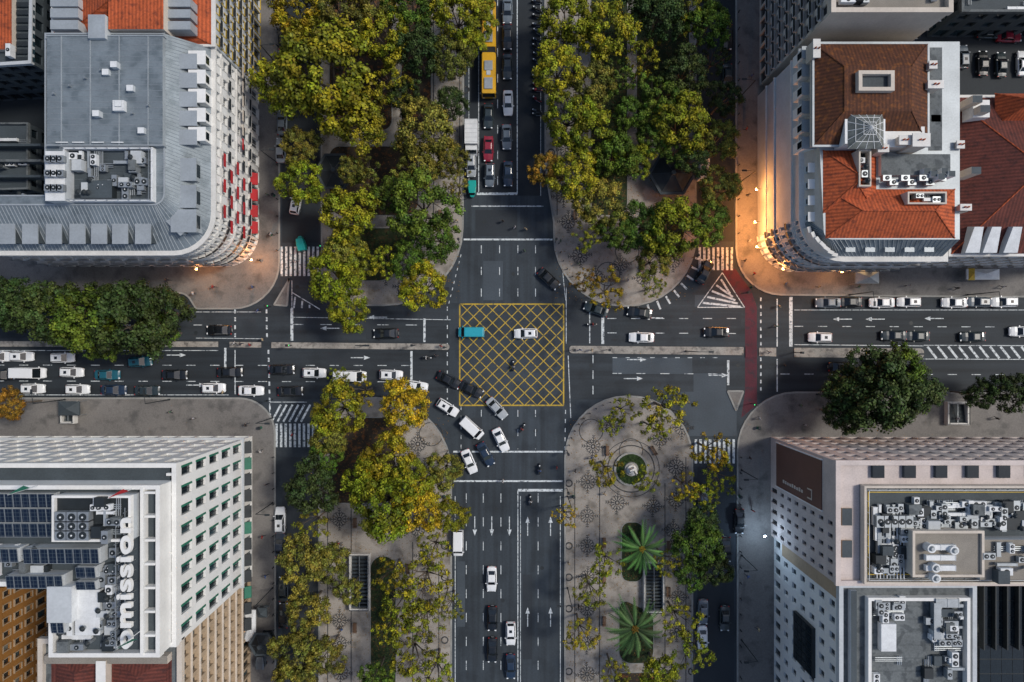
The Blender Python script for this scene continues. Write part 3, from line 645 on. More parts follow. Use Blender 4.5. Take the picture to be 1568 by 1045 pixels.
o=bpy.data.objects.new('rooftop_lettering',tx); o.location=(X(201,32.6),Y(994,32.6),32.5); o.rotation_euler=(0,0,math.pi/2); o.scale=(1.22,.74,1); col.objects.link(o); setp(o,e)
b=MB()
for k in range(14): yy=Y(990-k*16,31); b.tube((X(198,31),yy,z),(X(198,31),yy,32.4),.06,.06,metal,4); b.tube((X(184,31),yy,z),(X(184,31),yy,32.4),.06,.06,metal,4)
b.tube((X(198,31),Y(990,31),32),(X(198,31),Y(775,31),32),.06,.06,metal,4); b.tube((X(184,31),Y(990,31),32),(X(184,31),Y(775,31),32),.06,.06,metal,4)
for (x,y,m) in((200,750,redm),(55,745,greenm),(213,968,greenm)): 
    b.tube((X(x,31),Y(y,31),z),(X(x,31),Y(y,31),36),.06,.04,metalw,5); b.hexa([(X(x,31),Y(y,31),34.6),(X(x,31)+1.6,Y(y,31)+.5,34.4),(X(x,31)+1.6,Y(y,31)+.55,34.4),(X(x,31),Y(y,31)+.05,34.6)],[(X(x,31),Y(y,31),35.8),(X(x,31)+1.6,Y(y,31)+1,35.5),(X(x,31)+1.6,Y(y,31)+1.05,35.5),(X(x,31),Y(y,31)+.05,35.8)],m)
b.build('sign_frame_and_flags',e)
b=MB()
for k in range(12):
    y=yn-1.5-k*2.75; b.hexa([(xe+.02,y-1.0,3.2),(xe+1.0,y-1.0,3.0),(xe+1.0,y+1.0,3.0),(xe+.02,y+1.0,3.2)],[(xe+.02,y-1.0,3.7),(xe+1.0,y-1.0,3.15),(xe+1.0,y+1.0,3.15),(xe+.02,y+1.0,3.7)],greenm if k%4==1 else dark)
b.build('awnings',e)
h=25; e=empty('beige_residential_building',X(200,h),Y(1100,h)); p=[(X(66,h),Y(1500,h)),(xe-.3,Y(1500,h)),(xe-.3,ys_-.05),(X(66,h),ys_-.05)]
b=MB(); walls(b,p,PZ,h,8,1.7,beige,.6,.62,4,glass=[gl1,gl1,gl2],dep=.5,blank=(2,)); b.ring(p,.3,-.4,h-.1,h+.7,cream)
for z_ in[4+k*2.62 for k in range(8)]: b.box(xe-.297,xe-.02,Y(1500,h),ys_-.05,z_,z_+.12,cream)
b.face([(*q,h) for q in p],felt); b.build('facade',e)
b=MB(); x0=X(72,26);x1=X(258,26);y1=Y(1006,26); y0=Y(1200,26); b.face([(x0,y0,h+.1),(x1,y0,h+.1),(x1,y1,h+.1),(x0,y1,h+.1)],tiler_x); hip(b,X(80,26),X(150,26),Y(1120,26),Y(1010,26),h+.15,h+1.2,2,tiler_x,tiler_y); b.box(X(150,26),X(165,26),Y(1100,26),Y(1010,26),h,h+1.5,cream,white); hip(b,X(168,26),X(250,26),Y(1120,26),Y(1015,26),h+.15,h+1.0,2,tiler_x,tiler_y)
b.box(X(66,26.5),X(255,26.5),Y(1018,26.5),Y(1006,26.5),h,h+1.3,cream,gravel)
b.build('tiled_roof',e)
h=11; e=empty('ochre_building',X(0,h),Y(960,h)); p=[(X(-400,0),Y(1500,0)),(X(72,0),Y(1500,0)),(X(72,0),Y(868,0)),(X(-400,0),Y(868,0))]
b=MB(); walls(b,p,PZ,h,3,2.2,ochre,.4,.6,3.2,tr=beige); b.ring(p,.3,-.3,h-.1,h+.5,ochre); hip(b,p[0][0],p[1][0]-.4,p[0][1],p[2][1]-.4,h,h+3,8,tiler_x,tiler_y); b.build('building_body',e)
# ================================================================ SE pink stone building
h=24; e=empty('pink_stone_office_building',X(1420,h),Y(800,h))
xw,yn,ys_=X(1279,h),Y(706,h),Y(894,h); xe=X(1900,h)
ysg=yn-8.2
b=MB(); lv=levels_(PZ,h,7,3.6)
b.face([(xw,yn,PZ),(xw,ysg,PZ),(xw,ysg,h),(xw,yn,h)],pinkst)
windowwall(b,(xw,ysg),(xw,ys_),PZ,h,lv,5,pinkst,.34,.5,glass=[gl1],dep=.35)
windowwall(b,(xe,yn),(xw,yn),PZ,h,lv,18,pinkst,.5,.6,glass=[gl1,gl1,gl2],dep=.5,tr=None)
b.face([(xw,ys_,PZ),(xe,ys_,PZ),(xe,ys_,h),(xw,ys_,h)],pinkst); b.face([(xe,ys_,PZ),(xe,yn,PZ),(xe,yn,h),(xe,ys_,h)],pinkst)
p=[(xw,ys_),(xe,ys_),(xe,yn),(xw,yn)]
b.ring(p,.15,-.55,h-.1,h+.5,pinkst); b.face([(*q,h) for q in p],pinkst); 
for k in range(14):
    x=xw+5+k*4.4; b.box(x,x+1.6,yn-2.3,yn-.56,h+.01,h+.6,slate,gl1)
for k in range(2): b.box(xw+.8,xw+2.2,yn-9-k*4.5,yn-6.6-k*4.5,h+.01,h+.35,beige,slate)
b.build('facade',e)
b=MB(); b.box(xw-.18,xw-.02,ysg+.3,yn-.6,3,20,brownp); b.box(xw-.24,xw-.02,ysg+.1,ysg+.297,2.8,20.2,white); b.box(xw-.24,xw-.02,yn-.597,yn-.4,2.8,20.2,white)
for k in range(9): b.box(xw-.25,xw-.183,ysg+1.4,ysg+1.4+R.uniform(.4,.6),6+k*.9,6.55+k*.9,cream)
b.box(xw-.25,xw-.183,ysg+1,ysg+2.6,16.8,17.0,cream); b.box(xw-.25,xw-.183,ysg+1,ysg+1.2,15.4,16.797,cream); b.box(xw-.25,xw-.183,ysg+2.4,ysg+2.6,15.4,16.797,cream)
b.build('wall_sign',e)
b=MB(); z=24.01; x0,x1,y0,y1=X(1322,25),X(1900,25),Y(894,25),Y(744,25)
q=[(x0,y0),(x1,y0),(x1,y1),(x0,y1)]; b.prism(q,z,24.15,slate); b.ring(q,0,-.3,24.1,25.3,cream); rail(b,offset(q,-.6),24.15,1.3,metalw); b.ring(offset(q,-1.0),0,-.1,24.16,24.4,yelm)
clutter(b,x0+1.5,X(1400,25),y0+1.5,y1-3,24.16,70,31); clutter(b,X(1400,25),X(1600,25),Y(808,25),y1-2.5,24.16,110,32); 
b.box(X(1400,27),X(1508,27),Y(884,27),Y(815,27),24.1,26.4,cream,gravel)
q=[(X(1400,27),Y(884,27)),(X(1508,27),Y(884,27)),(X(1508,27),Y(815,27)),(X(1400,27),Y(815,27))]; b.ring(q,.1,-.25,26.3,26.8,cream)
b.box(X(1508,27),X(1650,27),Y(892,27),Y(830,27),24.1,26.0,whiteg,gravel); clutter(b,X(1515,27),X(1640,27),Y(885,27),Y(836,27),26.01,22,77)
for (x,y) in((1437,872),(1437,888),(1465,845),(1430,842)): b.cyl(X(x,28),Y(y,28),26.4,27.6,.6,.6,metalw,14); b.cyl(X(x,28),Y(y,28),27.6,27.9,.4,.25,metal,12)
for k in range(3): duct(b,X(1425,28),Y(842+k*16,28),X(1470,28),Y(842+k*16,28),26.5,.7,.6,metalw)
for k in range(5): ac(b,X(1350+k*11,26),Y(800,26),24.2,1.1,1.6,1.4,0,metal)
for k in range(9): b.tube((X(1345+k*5,25),Y(888,25),24.6+.03*k),(X(1345+k*5,25),Y(805-k*3,25),24.6+.03*k),.09,.09,R.choice([metal,metalw]),6)
b.build('roof_equipment',e)
h=23.6; e=empty('white_hotel_building',X(1380,h),Y(1000,h)); p=[(X(1283,h),Y(1500,h)),(X(1488,h),Y(1500,h)),(X(1488,h),ys_-.05),(X(1283,h),ys_-.05)]
b=MB(); walls(b,p,PZ,h,6,2.3,white,.42,.5,3.6,glass=[gl1,gl1,gl2],dep=.35,blank=(2,)); b.ring(p,.2,-.4,h-.1,h+.8,whiteg); b.face([(*q,h) for q in p],felt)
b.box(p[0][0]-.06,p[0][0]-.003,ys_-2.4,ys_-.3,3.8,h-.3,beige)
b.box(p[0][0]-.5,p[0][0]-.003,ys_-17,ys_-9.5,9.5,16.5,dark)
for i in range(6):
    for j in range(4): b.box(p[0][0]-.56,p[0][0]-.503,ys_-16.8+i*1.22,ys_-15.75+i*1.22,9.7+j*1.7,11.1+j*1.7,gl1)
b.build('facade',e)
b=MB(); q=[(X(1328,24),Y(1500,24)),(X(1480,24),Y(1500,24)),(X(1480,24),Y(915,24)),(X(1328,24),Y(915,24))]; b.ring(q,.15,-.3,h,h+1,white); b.box(X(1303,24.5),X(1312,24.5),Y(1400,24.5),Y(905,24.5),h,24.5,whiteg,slate)
b.box(X(1352,25),X(1375,25),Y(1000,25),Y(958,25),h,24.6,metalw); clutter(b,X(1335,24),X(1380,24),Y(950,24),Y(920,24),h+.01,16,41); clutter(b,X(1425,24),X(1470,24),Y(1010,24),Y(925,24),h+.01,36,42); clutter(b,X(1335,24),X(1470,24),Y(1100,24),Y(1010,24),h+.01,14,43)
duct(b,X(1435,25),Y(925,25),X(1470,25),Y(925,25),h+.3,1.2,.9,metal);duct(b,X(1437,25),Y(925,25),X(1437,25),Y(980,25),h+.35,1.0,.9,metal)
for k in range(14): b.box(X(1330,24)+.3,X(1480,24)-.3,Y(930+k*20,24)-.02,Y(930+k*20,24)+.02,h,h+.03,slate)
b.build('roof_equipment',e)
e=empty('glass_atrium_building',X(1550,9),Y(960,9)); b=MB(); p=[(X(1500,8),Y(1500,8)),(X(1900,8),Y(1500,8)),(X(1900,8),Y(880,8)),(X(1500,8),Y(880,8))]
walls(b,p,PZ,8,2,2,dark,.8,.8,3); b.face([(*q,8.0) for q in p],dark)
for i in range(26):
    for j in range(12): b.box(p[0][0]+i*1.8,p[0][0]+i*1.8+1.7,p[2][1]-1.8-j*2.4,p[2][1]+.5-j*2.4-.05,8.003,8.05,gl1)
for i in range(8): b.box(p[0][0]+i*1.9,p[0][0]+i*1.9+.2,p[2][1]-12,p[2][1]-1,8.06,9.0,dark)
b.build('building_body',e)
# ================================================================ trees
def crown_mesh(seed,nc,lpc,flatz=.62,RR=7.0,csz=(.8,1.5)):
    r=random.Random(seed); V=[];F=[];T=[]
    ph=[r.uniform(0,6.28) for _ in range(4)]
    cl=[]
    while len(cl)<nc:
        a=r.uniform(0,6.28); z=r.uniform(-.25,1); rr=math.sqrt(max(0,1-z*z))
        q=r.uniform(.55,1)**.5
        lob=1+.18*math.sin(3*a+ph[0])+.12*math.sin(5*a+ph[1])+.08*math.sin(8*a+ph[2])
        c=Vector((math.cos(a)*rr*q*lob,math.sin(a)*rr*q*lob,z*q*flatz))*(RR-.9)
        if any((c-d[0]).length<.66*(d[1]) for d in cl) and r.random()<.9: continue
        cl.append((c,r.uniform(*csz)))
    for c,cr in cl:
        t0=r.uniform(.5,1.35); hue=r.uniform(-.2,.2)
        n=int(lpc*(cr/1.15)**2)
        for i in range(n):
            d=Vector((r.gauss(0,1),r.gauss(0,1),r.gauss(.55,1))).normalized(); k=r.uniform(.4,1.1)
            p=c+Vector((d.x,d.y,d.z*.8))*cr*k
            nn=(d*1.1+Vector((r.gauss(0,.5),r.gauss(0,.5),r.gauss(.3,.4)))).normalized()
            u=nn.orthogonal().normalized(); w=nn.cross(u); a=r.uniform(0,6.28); u,w=u*math.cos(a)+w*math.sin(a),w*math.cos(a)-u*math.sin(a)
            s=r.uniform(.17,.32); b0=len(V)
            V+= [p-u*s,p+w*s*.68,p+u*s,p-w*s*.68]; F.append((b0,b0+1,b0+2,b0+3))
            tt=t0*r.uniform(.6,1.4)*(.35+.85*max(0,d.z))*(.35+.65*k); T.append((tt*(1+hue+r.uniform(-.1,.12)),tt,tt*(1-hue*.5)))  # random leaf tone, plus shade painted in: undersides and clump insides darker
    me=bpy.data.meshes.new('crown'); me.from_pydata([tuple(v) for v in V],[],F)
    at=me.color_attributes.new('tint','FLOAT_COLOR','CORNER'); buf=[]
    for t in T: buf+=[*t,1]*4
    at.data.foreach_set('color',buf); me.materials.append(leafm); me.update(); return me,[c for c,_ in cl]
def limbs_mesh(seed,centers,hh):
    r=random.Random(seed); b=MB(); b.tube((0,0,-hh),(.15,.1,-hh*.45),.42,.3,bark,9); fk=Vector((.15,.1,-hh*.45))
    mains=[]
    for k in range(6):
        a=k*1.047+r.uniform(-.3,.3); q=fk+Vector((math.cos(a)*2.3,math.sin(a)*2.3,hh*.28+r.uniform(0,1))); b.tube(fk,q,.22,.13,bark,6); mains.append(q)
    for c in centers[::2]:
        m=min(mains,key=lambda q:(q-c).length); b.tube(m,c,.1,.03,bark,4)
    return b.mesh('trunk')
CM=[];HH=9.5
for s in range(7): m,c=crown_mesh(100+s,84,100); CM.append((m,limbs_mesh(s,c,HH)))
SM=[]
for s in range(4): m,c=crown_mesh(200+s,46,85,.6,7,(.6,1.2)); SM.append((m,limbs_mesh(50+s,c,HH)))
COL={'y':(.38,.30,.012),'g':(.085,.145,.014),'o':(.18,.18,.025),'d':(.05,.082,.018),'l':(.245,.255,.012),'b':(.26,.15,.016)}
tr=random.Random(3)
def tree(x,y,r,c='g',sparse=False,hc=None):
    rm=r/S; hc=hc or min(12,5.5+rm*.75); kk=(H-hc)/H; rm*=kk
    wx,wy=W(x,y,hc); e=empty('plane_tree',wx,wy)
    m,l=tr.choice(SM if sparse else CM); sc=rm/6.9; a=tr.uniform(0,6.28)
    if sparse and c!='y': c='l' if tr.random()<.5 else c
    f=tr.uniform(.75,1.15)*(.85 if sparse and c=='y' else 1); cc=(COL[c][0]*f*tr.uniform(.85,1.1),COL[c][1]*f,COL[c][2]*f)
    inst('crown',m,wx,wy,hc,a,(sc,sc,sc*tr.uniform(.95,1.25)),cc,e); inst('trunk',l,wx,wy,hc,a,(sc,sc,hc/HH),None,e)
T=[(500,120,84,'l'),(548,185,50,'l'),(430,130,46,'l'),(455,15,46,'y'),(525,20,46,'o'),(480,55,36,'l'),(590,60,44,'l'),(575,0,42,'o'),(640,80,40,'d'),(628,10,40,'g'),(700,25,42,'l'),(690,90,36,'o'),(650,200,48,'o'),(640,255,34,'o'),(690,245,28,'o'),
(460,225,32,'o'),(462,280,36,'l'),(535,330,46,'l'),(530,385,36,'o'),(645,315,54,'g'),(600,300,32,'g'),(670,365,36,'g'),(510,425,42,'l'),(545,405,36,'l'),(535,475,34,'l'),(650,440,40,'y'),(625,400,30,'g'),(540,262,24,'o'),(735,5,26,'l'),(740,40,22,'l'),(720,70,24,'l'),(620,150,28,'d'),(690,160,28,'d'),
(855,105,42,'l'),(870,180,44,'l'),(905,210,42,'l'),(835,262,28,'b'),(880,270,42,'l'),(930,50,46,'l'),(870,30,44,'l'),(905,130,38,'o'),(920,315,40,'o'),(945,240,38,'g'),(978,245,26,'l'),(1010,25,42,'d'),(1010,150,36,'g'),(1045,190,46,'l'),(1050,110,38,'d'),(1085,40,36,'g'),(1000,215,28,'g'),(1035,232,26,'g'),(1062,245,28,'d'),
(1100,215,32,'o'),(1100,285,34,'o'),(1085,340,34,'g'),(1030,352,48,'l'),(985,345,36,'g'),(945,355,32,'g'),(1000,400,28,'o'),(1110,150,28,'d'),(965,175,28,'g'),(960,15,32,'d'),
(520,628,44,'l'),(620,622,42,'y'),(505,670,30,'o'),(595,705,46,'y'),(590,770,56,'l'),(640,775,42,'y'),(560,735,38,'l'),(630,735,38,'l'),(680,720,30,'o'),(480,745,44,'d'),(500,700,28,'g'),(465,860,42,'o'),(505,865,34,'o'),(470,935,36,'o'),(455,1000,40,'o'),(500,1005,30,'o'),(535,905,22,'o'),(690,790,28,'l'),(450,1045,33,'o'),(575,1040,28,'g'),
(1345,602,64,'d'),(1300,608,44,'d'),(1400,602,42,'d'),(1315,580,40,'d'),(1375,572,42,'g'),(1290,635,30,'d'),(1500,605,24,'d'),(1545,600,34,'d'),
(1070,830,40,'g'),(1095,870,30,'d'),(1075,800,30,'d'),(1010,1035,34,'l'),(1060,880,26,'g'),
(200,490,62,'d'),(245,480,48,'d'),(130,490,54,'g'),(80,475,52,'d'),(30,465,46,'d'),(-20,470,48,'d'),(240,510,32,'g'),(160,530,26,'g'),(165,465,36,'d'),(15,620,26,'b')]
TS=[(650,890,48,'l'),(615,925,36,'l'),(650,950,38,'l'),(630,1000,42,'l'),(665,1030,36,'l'),(600,880,28,'y'),(600,960,30,'g'),(665,840,30,'l'),
(1020,625,42,'y'),(1000,655,24,'l'),(955,630,24,'l'),(935,650,20,'o'),(930,720,30,'y'),(990,735,24,'l'),(865,790,20,'y'),(1090,690,34,'y'),(1105,730,28,'l'),(1050,745,26,'y'),(930,860,30,'l'),(905,905,28,'l'),(890,970,30,'y'),(1040,950,32,'l'),(1060,1000,34,'l'),(930,445,32,'y'),(895,430,22,'b'),
(900,360,28,'l'),(520,580,20,'l'),(700,280,24,'o'),(590,400,28,'l'),(1000,440,20,'l'),(480,800,28,'o'),(1020,860,24,'o'),(1080,760,26,'o'),(940,1035,28,'l'),(690,930,24,'o'),(555,600,24,'y'),(600,135,34,'o'),(560,265,28,'o'),(945,120,32,'g'),(985,90,32,'d'),(1060,20,34,'g'),(1095,90,26,'d')]
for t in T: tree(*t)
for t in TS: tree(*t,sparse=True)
def palm_mesh():
    r=random.Random(9); V=[];F=[];Tn=[]
    for k in range(38):
        a=k*2.399+r.uniform(-.15,.15); el=.05+1.1*(k/38); L=4.7*r.uniform(.78,1.08); d=Vector((math.cos(a),math.sin(a),0)); sd=Vector((-d.y,d.x,0)); t0=r.uniform(.45,1.6); yl=r.uniform(.9,1.4)
        pr=[]
        for i in range(19):
            t=i/18; pr.append(d*(L*t*math.cos(el*.55))+Vector((0,0,math.sin(el)*L*t*.9-1.6*t*t*L*.42)))
        for i in range(1,18):
            p=pr[i]; w=.36*math.sin(math.pi*min(1,(i/18)*.78+.12))
            for sg in(1,-1):
                q=p+sd*sg*w+d*.34+Vector((0,0,-.1)); n=len(V); V+=[p-d*.09,q,p+d*.13]; F.append((n,n+1,n+2)); tt=t0*r.uniform(.8,1.2)*(.5+.6*i/18); Tn.append((tt*yl,tt,tt))
    for k in range(60):
        a=r.uniform(0,6.28); q=r.uniform(.1,.6); p=Vector((q*math.cos(a),q*math.sin(a),.25)); n=len(V); V+=[p,p+Vector((.15,.05,.25)),p+Vector((-.05,.15,.2))]; F.append((n,n+1,n+2)); Tn.append((4,1.0,.6))
    me=bpy.data.meshes.new('fronds'); me.from_pydata([tuple(v) for v in V],[],F); at=me.color_attributes.new('tint','FLOAT_COLOR','CORNER'); buf=[]
    for t in Tn: buf+=[*t,1]*3
    at.data.foreach_set('color',buf); me.materials.append(leafm); return me
pm=palm_mesh()
for x,y,sc,c in((983,840,.98,(.055,.17,.035)),(972,962,1.15,(.05,.125,.035))):
    hc=9; wx,wy=W(x,y,hc); e=empty('palm_tree',wx,wy); inst('fronds',pm,wx,wy,hc,R.uniform(0,6),(sc,)*3,c,e)
    b=MB(); 
    for i in range(8): b.cyl(wx,wy,PZ+i*1.1,PZ+(i+1)*1.1,.36,.3,bark,9)
    b.build('trunk',e)
V=[];F=[];r=random.Random(5)
for i in range(9000):
    zone=r.choice([(495,705,-50,460),(850,1060,-50,460),(870,1055,640,1080),(495,688,640,1080)])
    x=X(r.uniform(zone[0],zone[1]));y=Y(r.uniform(zone[2],zone[3])); a=r.uniform(0,6.28); s=r.uniform(.06,.13); z=PZ+.03
    n=len(V); V+=[(x+s*math.cos(a+q)*(1 if k%2 else .6),y+s*math.sin(a+q)*(1 if k%2 else .6),z+r.uniform(0,.03)) for k,q in enumerate((0,1.57,3.14,4.71))]; F.append((n,n+1,n+2,n+3))
me=bpy.data.meshes.new('leaf_litter'); me.from_pydata(V,[],F); me.materials.append(M('fallen_leaves',(.22,.12,.025),.8)); col.objects.link(bpy.data.objects.new('leaf_litter',me))
# ================================================================ vehicles
def car_mesh(L=4.4,Wd=1.78,Hh=1.45,kind='sedan'):
    b=MB(); hl=L/2;hw=Wd/2
    if kind=='van': st=[(-1,.93,.55,1.0),(-.97,.98,.3,1.05),(-.5,1,.25,1.05),(.3,1,.25,1.05),(.62,1,.25,1.05),(.85,.94,.28,.95),(.96,.84,.3,.8),(1,.7,.4,.6)]
    elif kind=='hatch': st=[(-1,.78,.45,.7),(-.96,.9,.28,.93),(-.8,.97,.25,.98),(-.3,1,.22,.96),(.3,1,.22,.94),(.65,.97,.22,.9),(.86,.9,.25,.8),(.96,.8,.3,.68),(1,.62,.38,.56)]
    else: st=[(-1,.72,.45,.72),(-.96,.86,.28,.88),(-.8,.95,.25,.95),(-.4,1,.22,.95),(.2,1,.22,.93),(.6,.98,.22,.88),(.85,.9,.25,.78),(.96,.78,.3,.66),(1,.6,.38,.55)]
    rings=[]
    for x,w,z0,z1 in st:
        w*=hw; m=(z0+z1)/2
        rings.append([(x*hl,-w*.94,z0),(x*hl,w*.94,z0),(x*hl,w,m),(x*hl,w*.97,z1-.1),(x*hl,w*.82,z1),(x*hl,0,z1+.04),(x*hl,-w*.82,z1),(x*hl,-w*.97,z1-.1),(x*hl,-w,m)])
    b.loft(rings,carp)
    cb={'sedan':(-.74,-.42,.12,.42,.92,.83,.66),'hatch':(-.95,-.78,.1,.44,.93,.85,.68),'van':(-.985,-.96,.5,.76,1.0,.95,.86)}[kind]
    xb0,xr0,xr1,xb1,zb,wb,wr=cb; xb0*=hl;xr0*=hl;xr1*=hl;xb1*=hl;wb*=hw;wr*=hw
    B=[(xb0,-wb,zb),(xb1,-wb,zb),(xb1,wb,zb),(xb0,wb,zb)]; Tt=[(xr0,-wr,Hh),(xr1,-wr,Hh),(xr1,wr,Hh),(xr0,wr,Hh)]
    xm=(xr0+xr1)/2
    for i in range(4): b.face([B[i],B[(i+1)%4],Tt[(i+1)%4],Tt[i]],carp)
    i2=[(xr0+.18,-wr*.8,Hh+.04),(xr1-.18,-wr*.8,Hh+.04),(xr1-.18,wr*.8,Hh+.04),(xr0+.18,wr*.8,Hh+.04)]
    for i in range(4): b.face([Tt[i],Tt[(i+1)%4],i2[(i+1)%4],i2[i]],carp)
    b.face(i2,carp)
    def glassq(q,u0,u1,v0,v1):
        q=[Vector(p) for p in q]; n=(q[1]-q[0]).cross(q[3]-q[0]).normalized()*.012
        f=lambda u,v:(q[0].lerp(q[1],u)).lerp(q[3].lerp(q[2],u),v)+n
        b.face([f(u0,v0),f(u1,v0),f(u1,v1),f(u0,v1)],carglass)
    S_=[[B[i],B[(i+1)%4],Tt[(i+1)%4],Tt[i]] for i in range(4)]
    glassq(S_[1],.05,.95,.05,.97); glassq(S_[3],.08,.92,.15,.93)
    if kind=='van': 
        for k in(0,2):
            if k==0: glassq(S_[0],.76,.95,.1,.85)
            else: glassq(S_[2],.05,.24,.1,.85)
    else:
        for k in(0,2): glassq(S_[k],.06,.47,.12,.88); glassq(S_[k],.51,.94,.12,.88)
    wr_=.33
    for x in(-.62,.64):
        for s in(1,-1):
            y=s*(hw-.1); n=14
            ra=[(x*hl+wr_*math.cos(6.2832*i/n),y-s*.1,wr_+wr_*math.sin(6.2832*i/n)) for i in range(n)]; rb=[(p[0],y+s*.115,p[2]) for p in ra]; b.loft([ra,rb],rubber)
            rc=[(x*hl+.2*math.cos(6.2832*i/n),y+s*.12,wr_+.2*math.sin(6.2832*i/n)) for i in range(n)]; b.face(rc,metal)
    for s in(1,-1):
        b.obox(.93*hl,s*hw*.66,.58,.74,.2,.3,-s*.35,lampw); b.obox(-.965*hl,s*hw*.7,.66,.86,.12,.26,s*.2,lampr)
        b.obox(xb1-.28,s*(hw+.06),zb,zb+.16,.14,.22,0,carp)
    b.obox(hl*.99,0,.32,.5,.08,.8,0,dark); b.obox(-hl*.99,0,.42,.54,.06,.5,0,metalw)
    b.obox(xm,0,Hh+.043,Hh+.06,.5 if kind=='hatch' else .05,.5 if kind=='hatch' else .05,0,carglass)
    return b.mesh(kind)
MS={'s':('car',car_mesh()),'h':('hatchback_car',car_mesh(4.1,1.75,1.5,'hatch')),'v':('van',car_mesh(5.6,1.98,2.2,'van')),'m':('minivan',car_mesh(4.6,1.85,1.85,'van')),'e':('estate_car',car_mesh(4.6,1.82,1.6,'hatch'))}
CC={'w':(.78,.8,.81),'k':(.008,.01,.012),'g':(.12,.15,.18),'n':(.014,.03,.06),'t':(.01,.1,.14),'r':(.25,.012,.03),'s':(.36,.39,.41),'T':(.02,.33,.42),'d':(.022,.035,.04)}
cars=[('s',5,546,0,'w'),('h',38,546,0,'w'),('h',100,548,0,'w'),('h',218,554,3,'t'),('s',355,570,0,'k'),('s',8,574,0,'k'),('v',50,571,0,'w'),('h',114,570,0,'w'),('s',168,574,0,'t'),('s',271,574,0,'k'),
('h',55,595,0,'w'),('h',123,596,0,'w'),('s',178,597,0,'n'),('s',229,598,0,'d'),('h',330,594,0,'w'),('s',387,598,0,'w'),('s',447,599,0,'k'),('s',434,566,0,'k'),('h',483,571,0,'w'),('v',538,576,-1,'w'),('h',600,574,-2,'w'),('s',637,591,-8,'w'),
('s',688,582,-28,'k'),('s',722,596,-25,'k'),('h',686,624,-32,'w'),('s',761,625,-48,'s'),('m',723,655,-42,'w'),('s',767,673,-65,'w'),('s',719,706,-68,'w'),('s',744,695,-62,'n'),
('m',722,509,180,'T'),('h',805,511,180,'w'),('s',338,506,180,'k'),('s',592,511,180,'k'),('s',981,517,180,'w'),('s',1095,509,180,'k'),('s',978,479,172,'k'),('s',840,428,-42,'k'),('s',912,474,160,'d'),
('h',1253,517,180,'w'),('s',1365,514,180,'d'),('s',1400,515,180,'d'),('s',1485,516,180,'d'),('s',1560,508,180,'w'),('s',1265,464,180,'g'),('s',1297,463,180,'k'),('s',1347,464,180,'w'),('h',1388,463,180,'w'),('s',1457,464,180,'w'),('h',1494,463,180,'g'),('e',1533,463,180,'w'),('s',1285,562,0,'k'),('s',1078,417,62,'k'),
('s',748,180,-90,'d'),('s',748,230,-90,'r'),('h',750,270,-90,'g'),('s',778,160,-90,'w'),('s',776,212,-90,'g'),('s',778,268,-90,'n'),('s',777,105,-90,'d'),('s',777,20,-90,'g'),('s',777,60,-90,'k'),('h',722,255,-90,'s'),
('s',753,885,-90,'w'),('s',754,945,-90,'k'),('h',782,968,-90,'w'),('s',754,993,-90,'k'),('s',782,1018,-90,'n'),('m',702,830,-90,'w'),
('s',434,190,90,'g'),('s',432,232,90,'s'),('h',455,312,80,'w'),('e',431,795,90,'w'),('s',431,832,90,'n'),('h',1075,762,-90,'g'),('s',1130,797,-90,'k'),('s',1075,835,-90,'g'),('s',1075,935,-90,'g'),('s',1074,975,-90,'w'),('s',1110,840,-90,'k'),('v',1074,255,90,'w'),('s',1070,200,90,'k'),('s',1108,945,-90,'d'),
('s',436,110,90,'n'),('s',436,60,90,'k'),('s',1112,120,-90,'d'),('s',1112,60,-90,'k'),('s',436,940,90,'k'),('s',436,900,90,'d'),
('s',1500,100,90,'k'),('s',1528,102,90,'d'),('s',1540,60,0,'r'),('h',1470,90,90,'g'),('s',1510,55,0,'d'),('s',1560,100,90,'w'),
('s',-40,574,0,'w'),('s',1625,464,180,'g'),('s',748,-30,-90,'w'),('s',754,1075,-90,'w')]
for k,x,y,a,c in cars:
    zz=PZ if (x>1400 and y<130) else 0.0
    nm,me=MS[k]; o=inst(nm,me,X(x),Y(y),zz,math.radians(a+R.uniform(-1.2,1.2)),(1,1,1),CC[c])
b=MB(); yb=M('bus_yellow',(.62,.34,.015),.4,coat=.3)
def busbox(x0,x1,roof):
    hw=1.25; ring=lambda x,k=1:[(x,-hw*k,.35),(x,hw*k,.35),(x,hw*k,2.7),(x,hw*.86*k,3.02),(x,-hw*.86*k,3.02),(x,-hw*k,2.7)]
    b.loft([ring(x0,.93),ring(x0+.2),ring(x1-.2),ring(x1,.93)],roof)
    for s in(1,-1):
        for i in range(int((x1-x0-1)/1.4)): b.box(x0+.6+i*1.4,x0+1.85+i*1.4,s*(hw+.002),s*(hw+.02),1.3,2.4,carglass)
        for x in(x0+1.6,x1-1.8):
            ra=[(x+.48*math.cos(.449*i),s*(hw-.2),.48+.48*math.sin(.449*i)) for i in range(14)]; b.loft([ra,[(p[0],s*(hw+.03),p[2]) for p in ra]],rubber)
    for x,l in((x0+1.5,1.6),(x1-2.6,1.9)): b.box(x,x+l,-.7,.7,3.023,3.25,metal)
    b.box((x0+x1)/2-.4,(x0+x1)/2+.4,-.35,.35,3.023,3.12,whiteg)
busbox(.6,7.6,yb); busbox(-8.2,-.4,yb); b.box(-.4,.6,-1.12,1.12,.5,2.9,dark)
for i in range(5): b.box(-.36+i*.2,-.28+i*.2,-1.16,1.16,.5,2.95,rubber)
b.box(7.56,7.63,-1.05,1.05,1.2,2.75,carglass)
for s in(1,-1): b.box(7.5,7.64,s*.75,s*1.05,.6,.8,lampw); b.box(7.3,7.6,s*1.27,s*1.5,2.2,2.6,dark)
o=b.build('articulated_bus'); o.location=(X(748,3),Y(75,3),0); o.rotation_euler=(0,0,-math.pi/2)
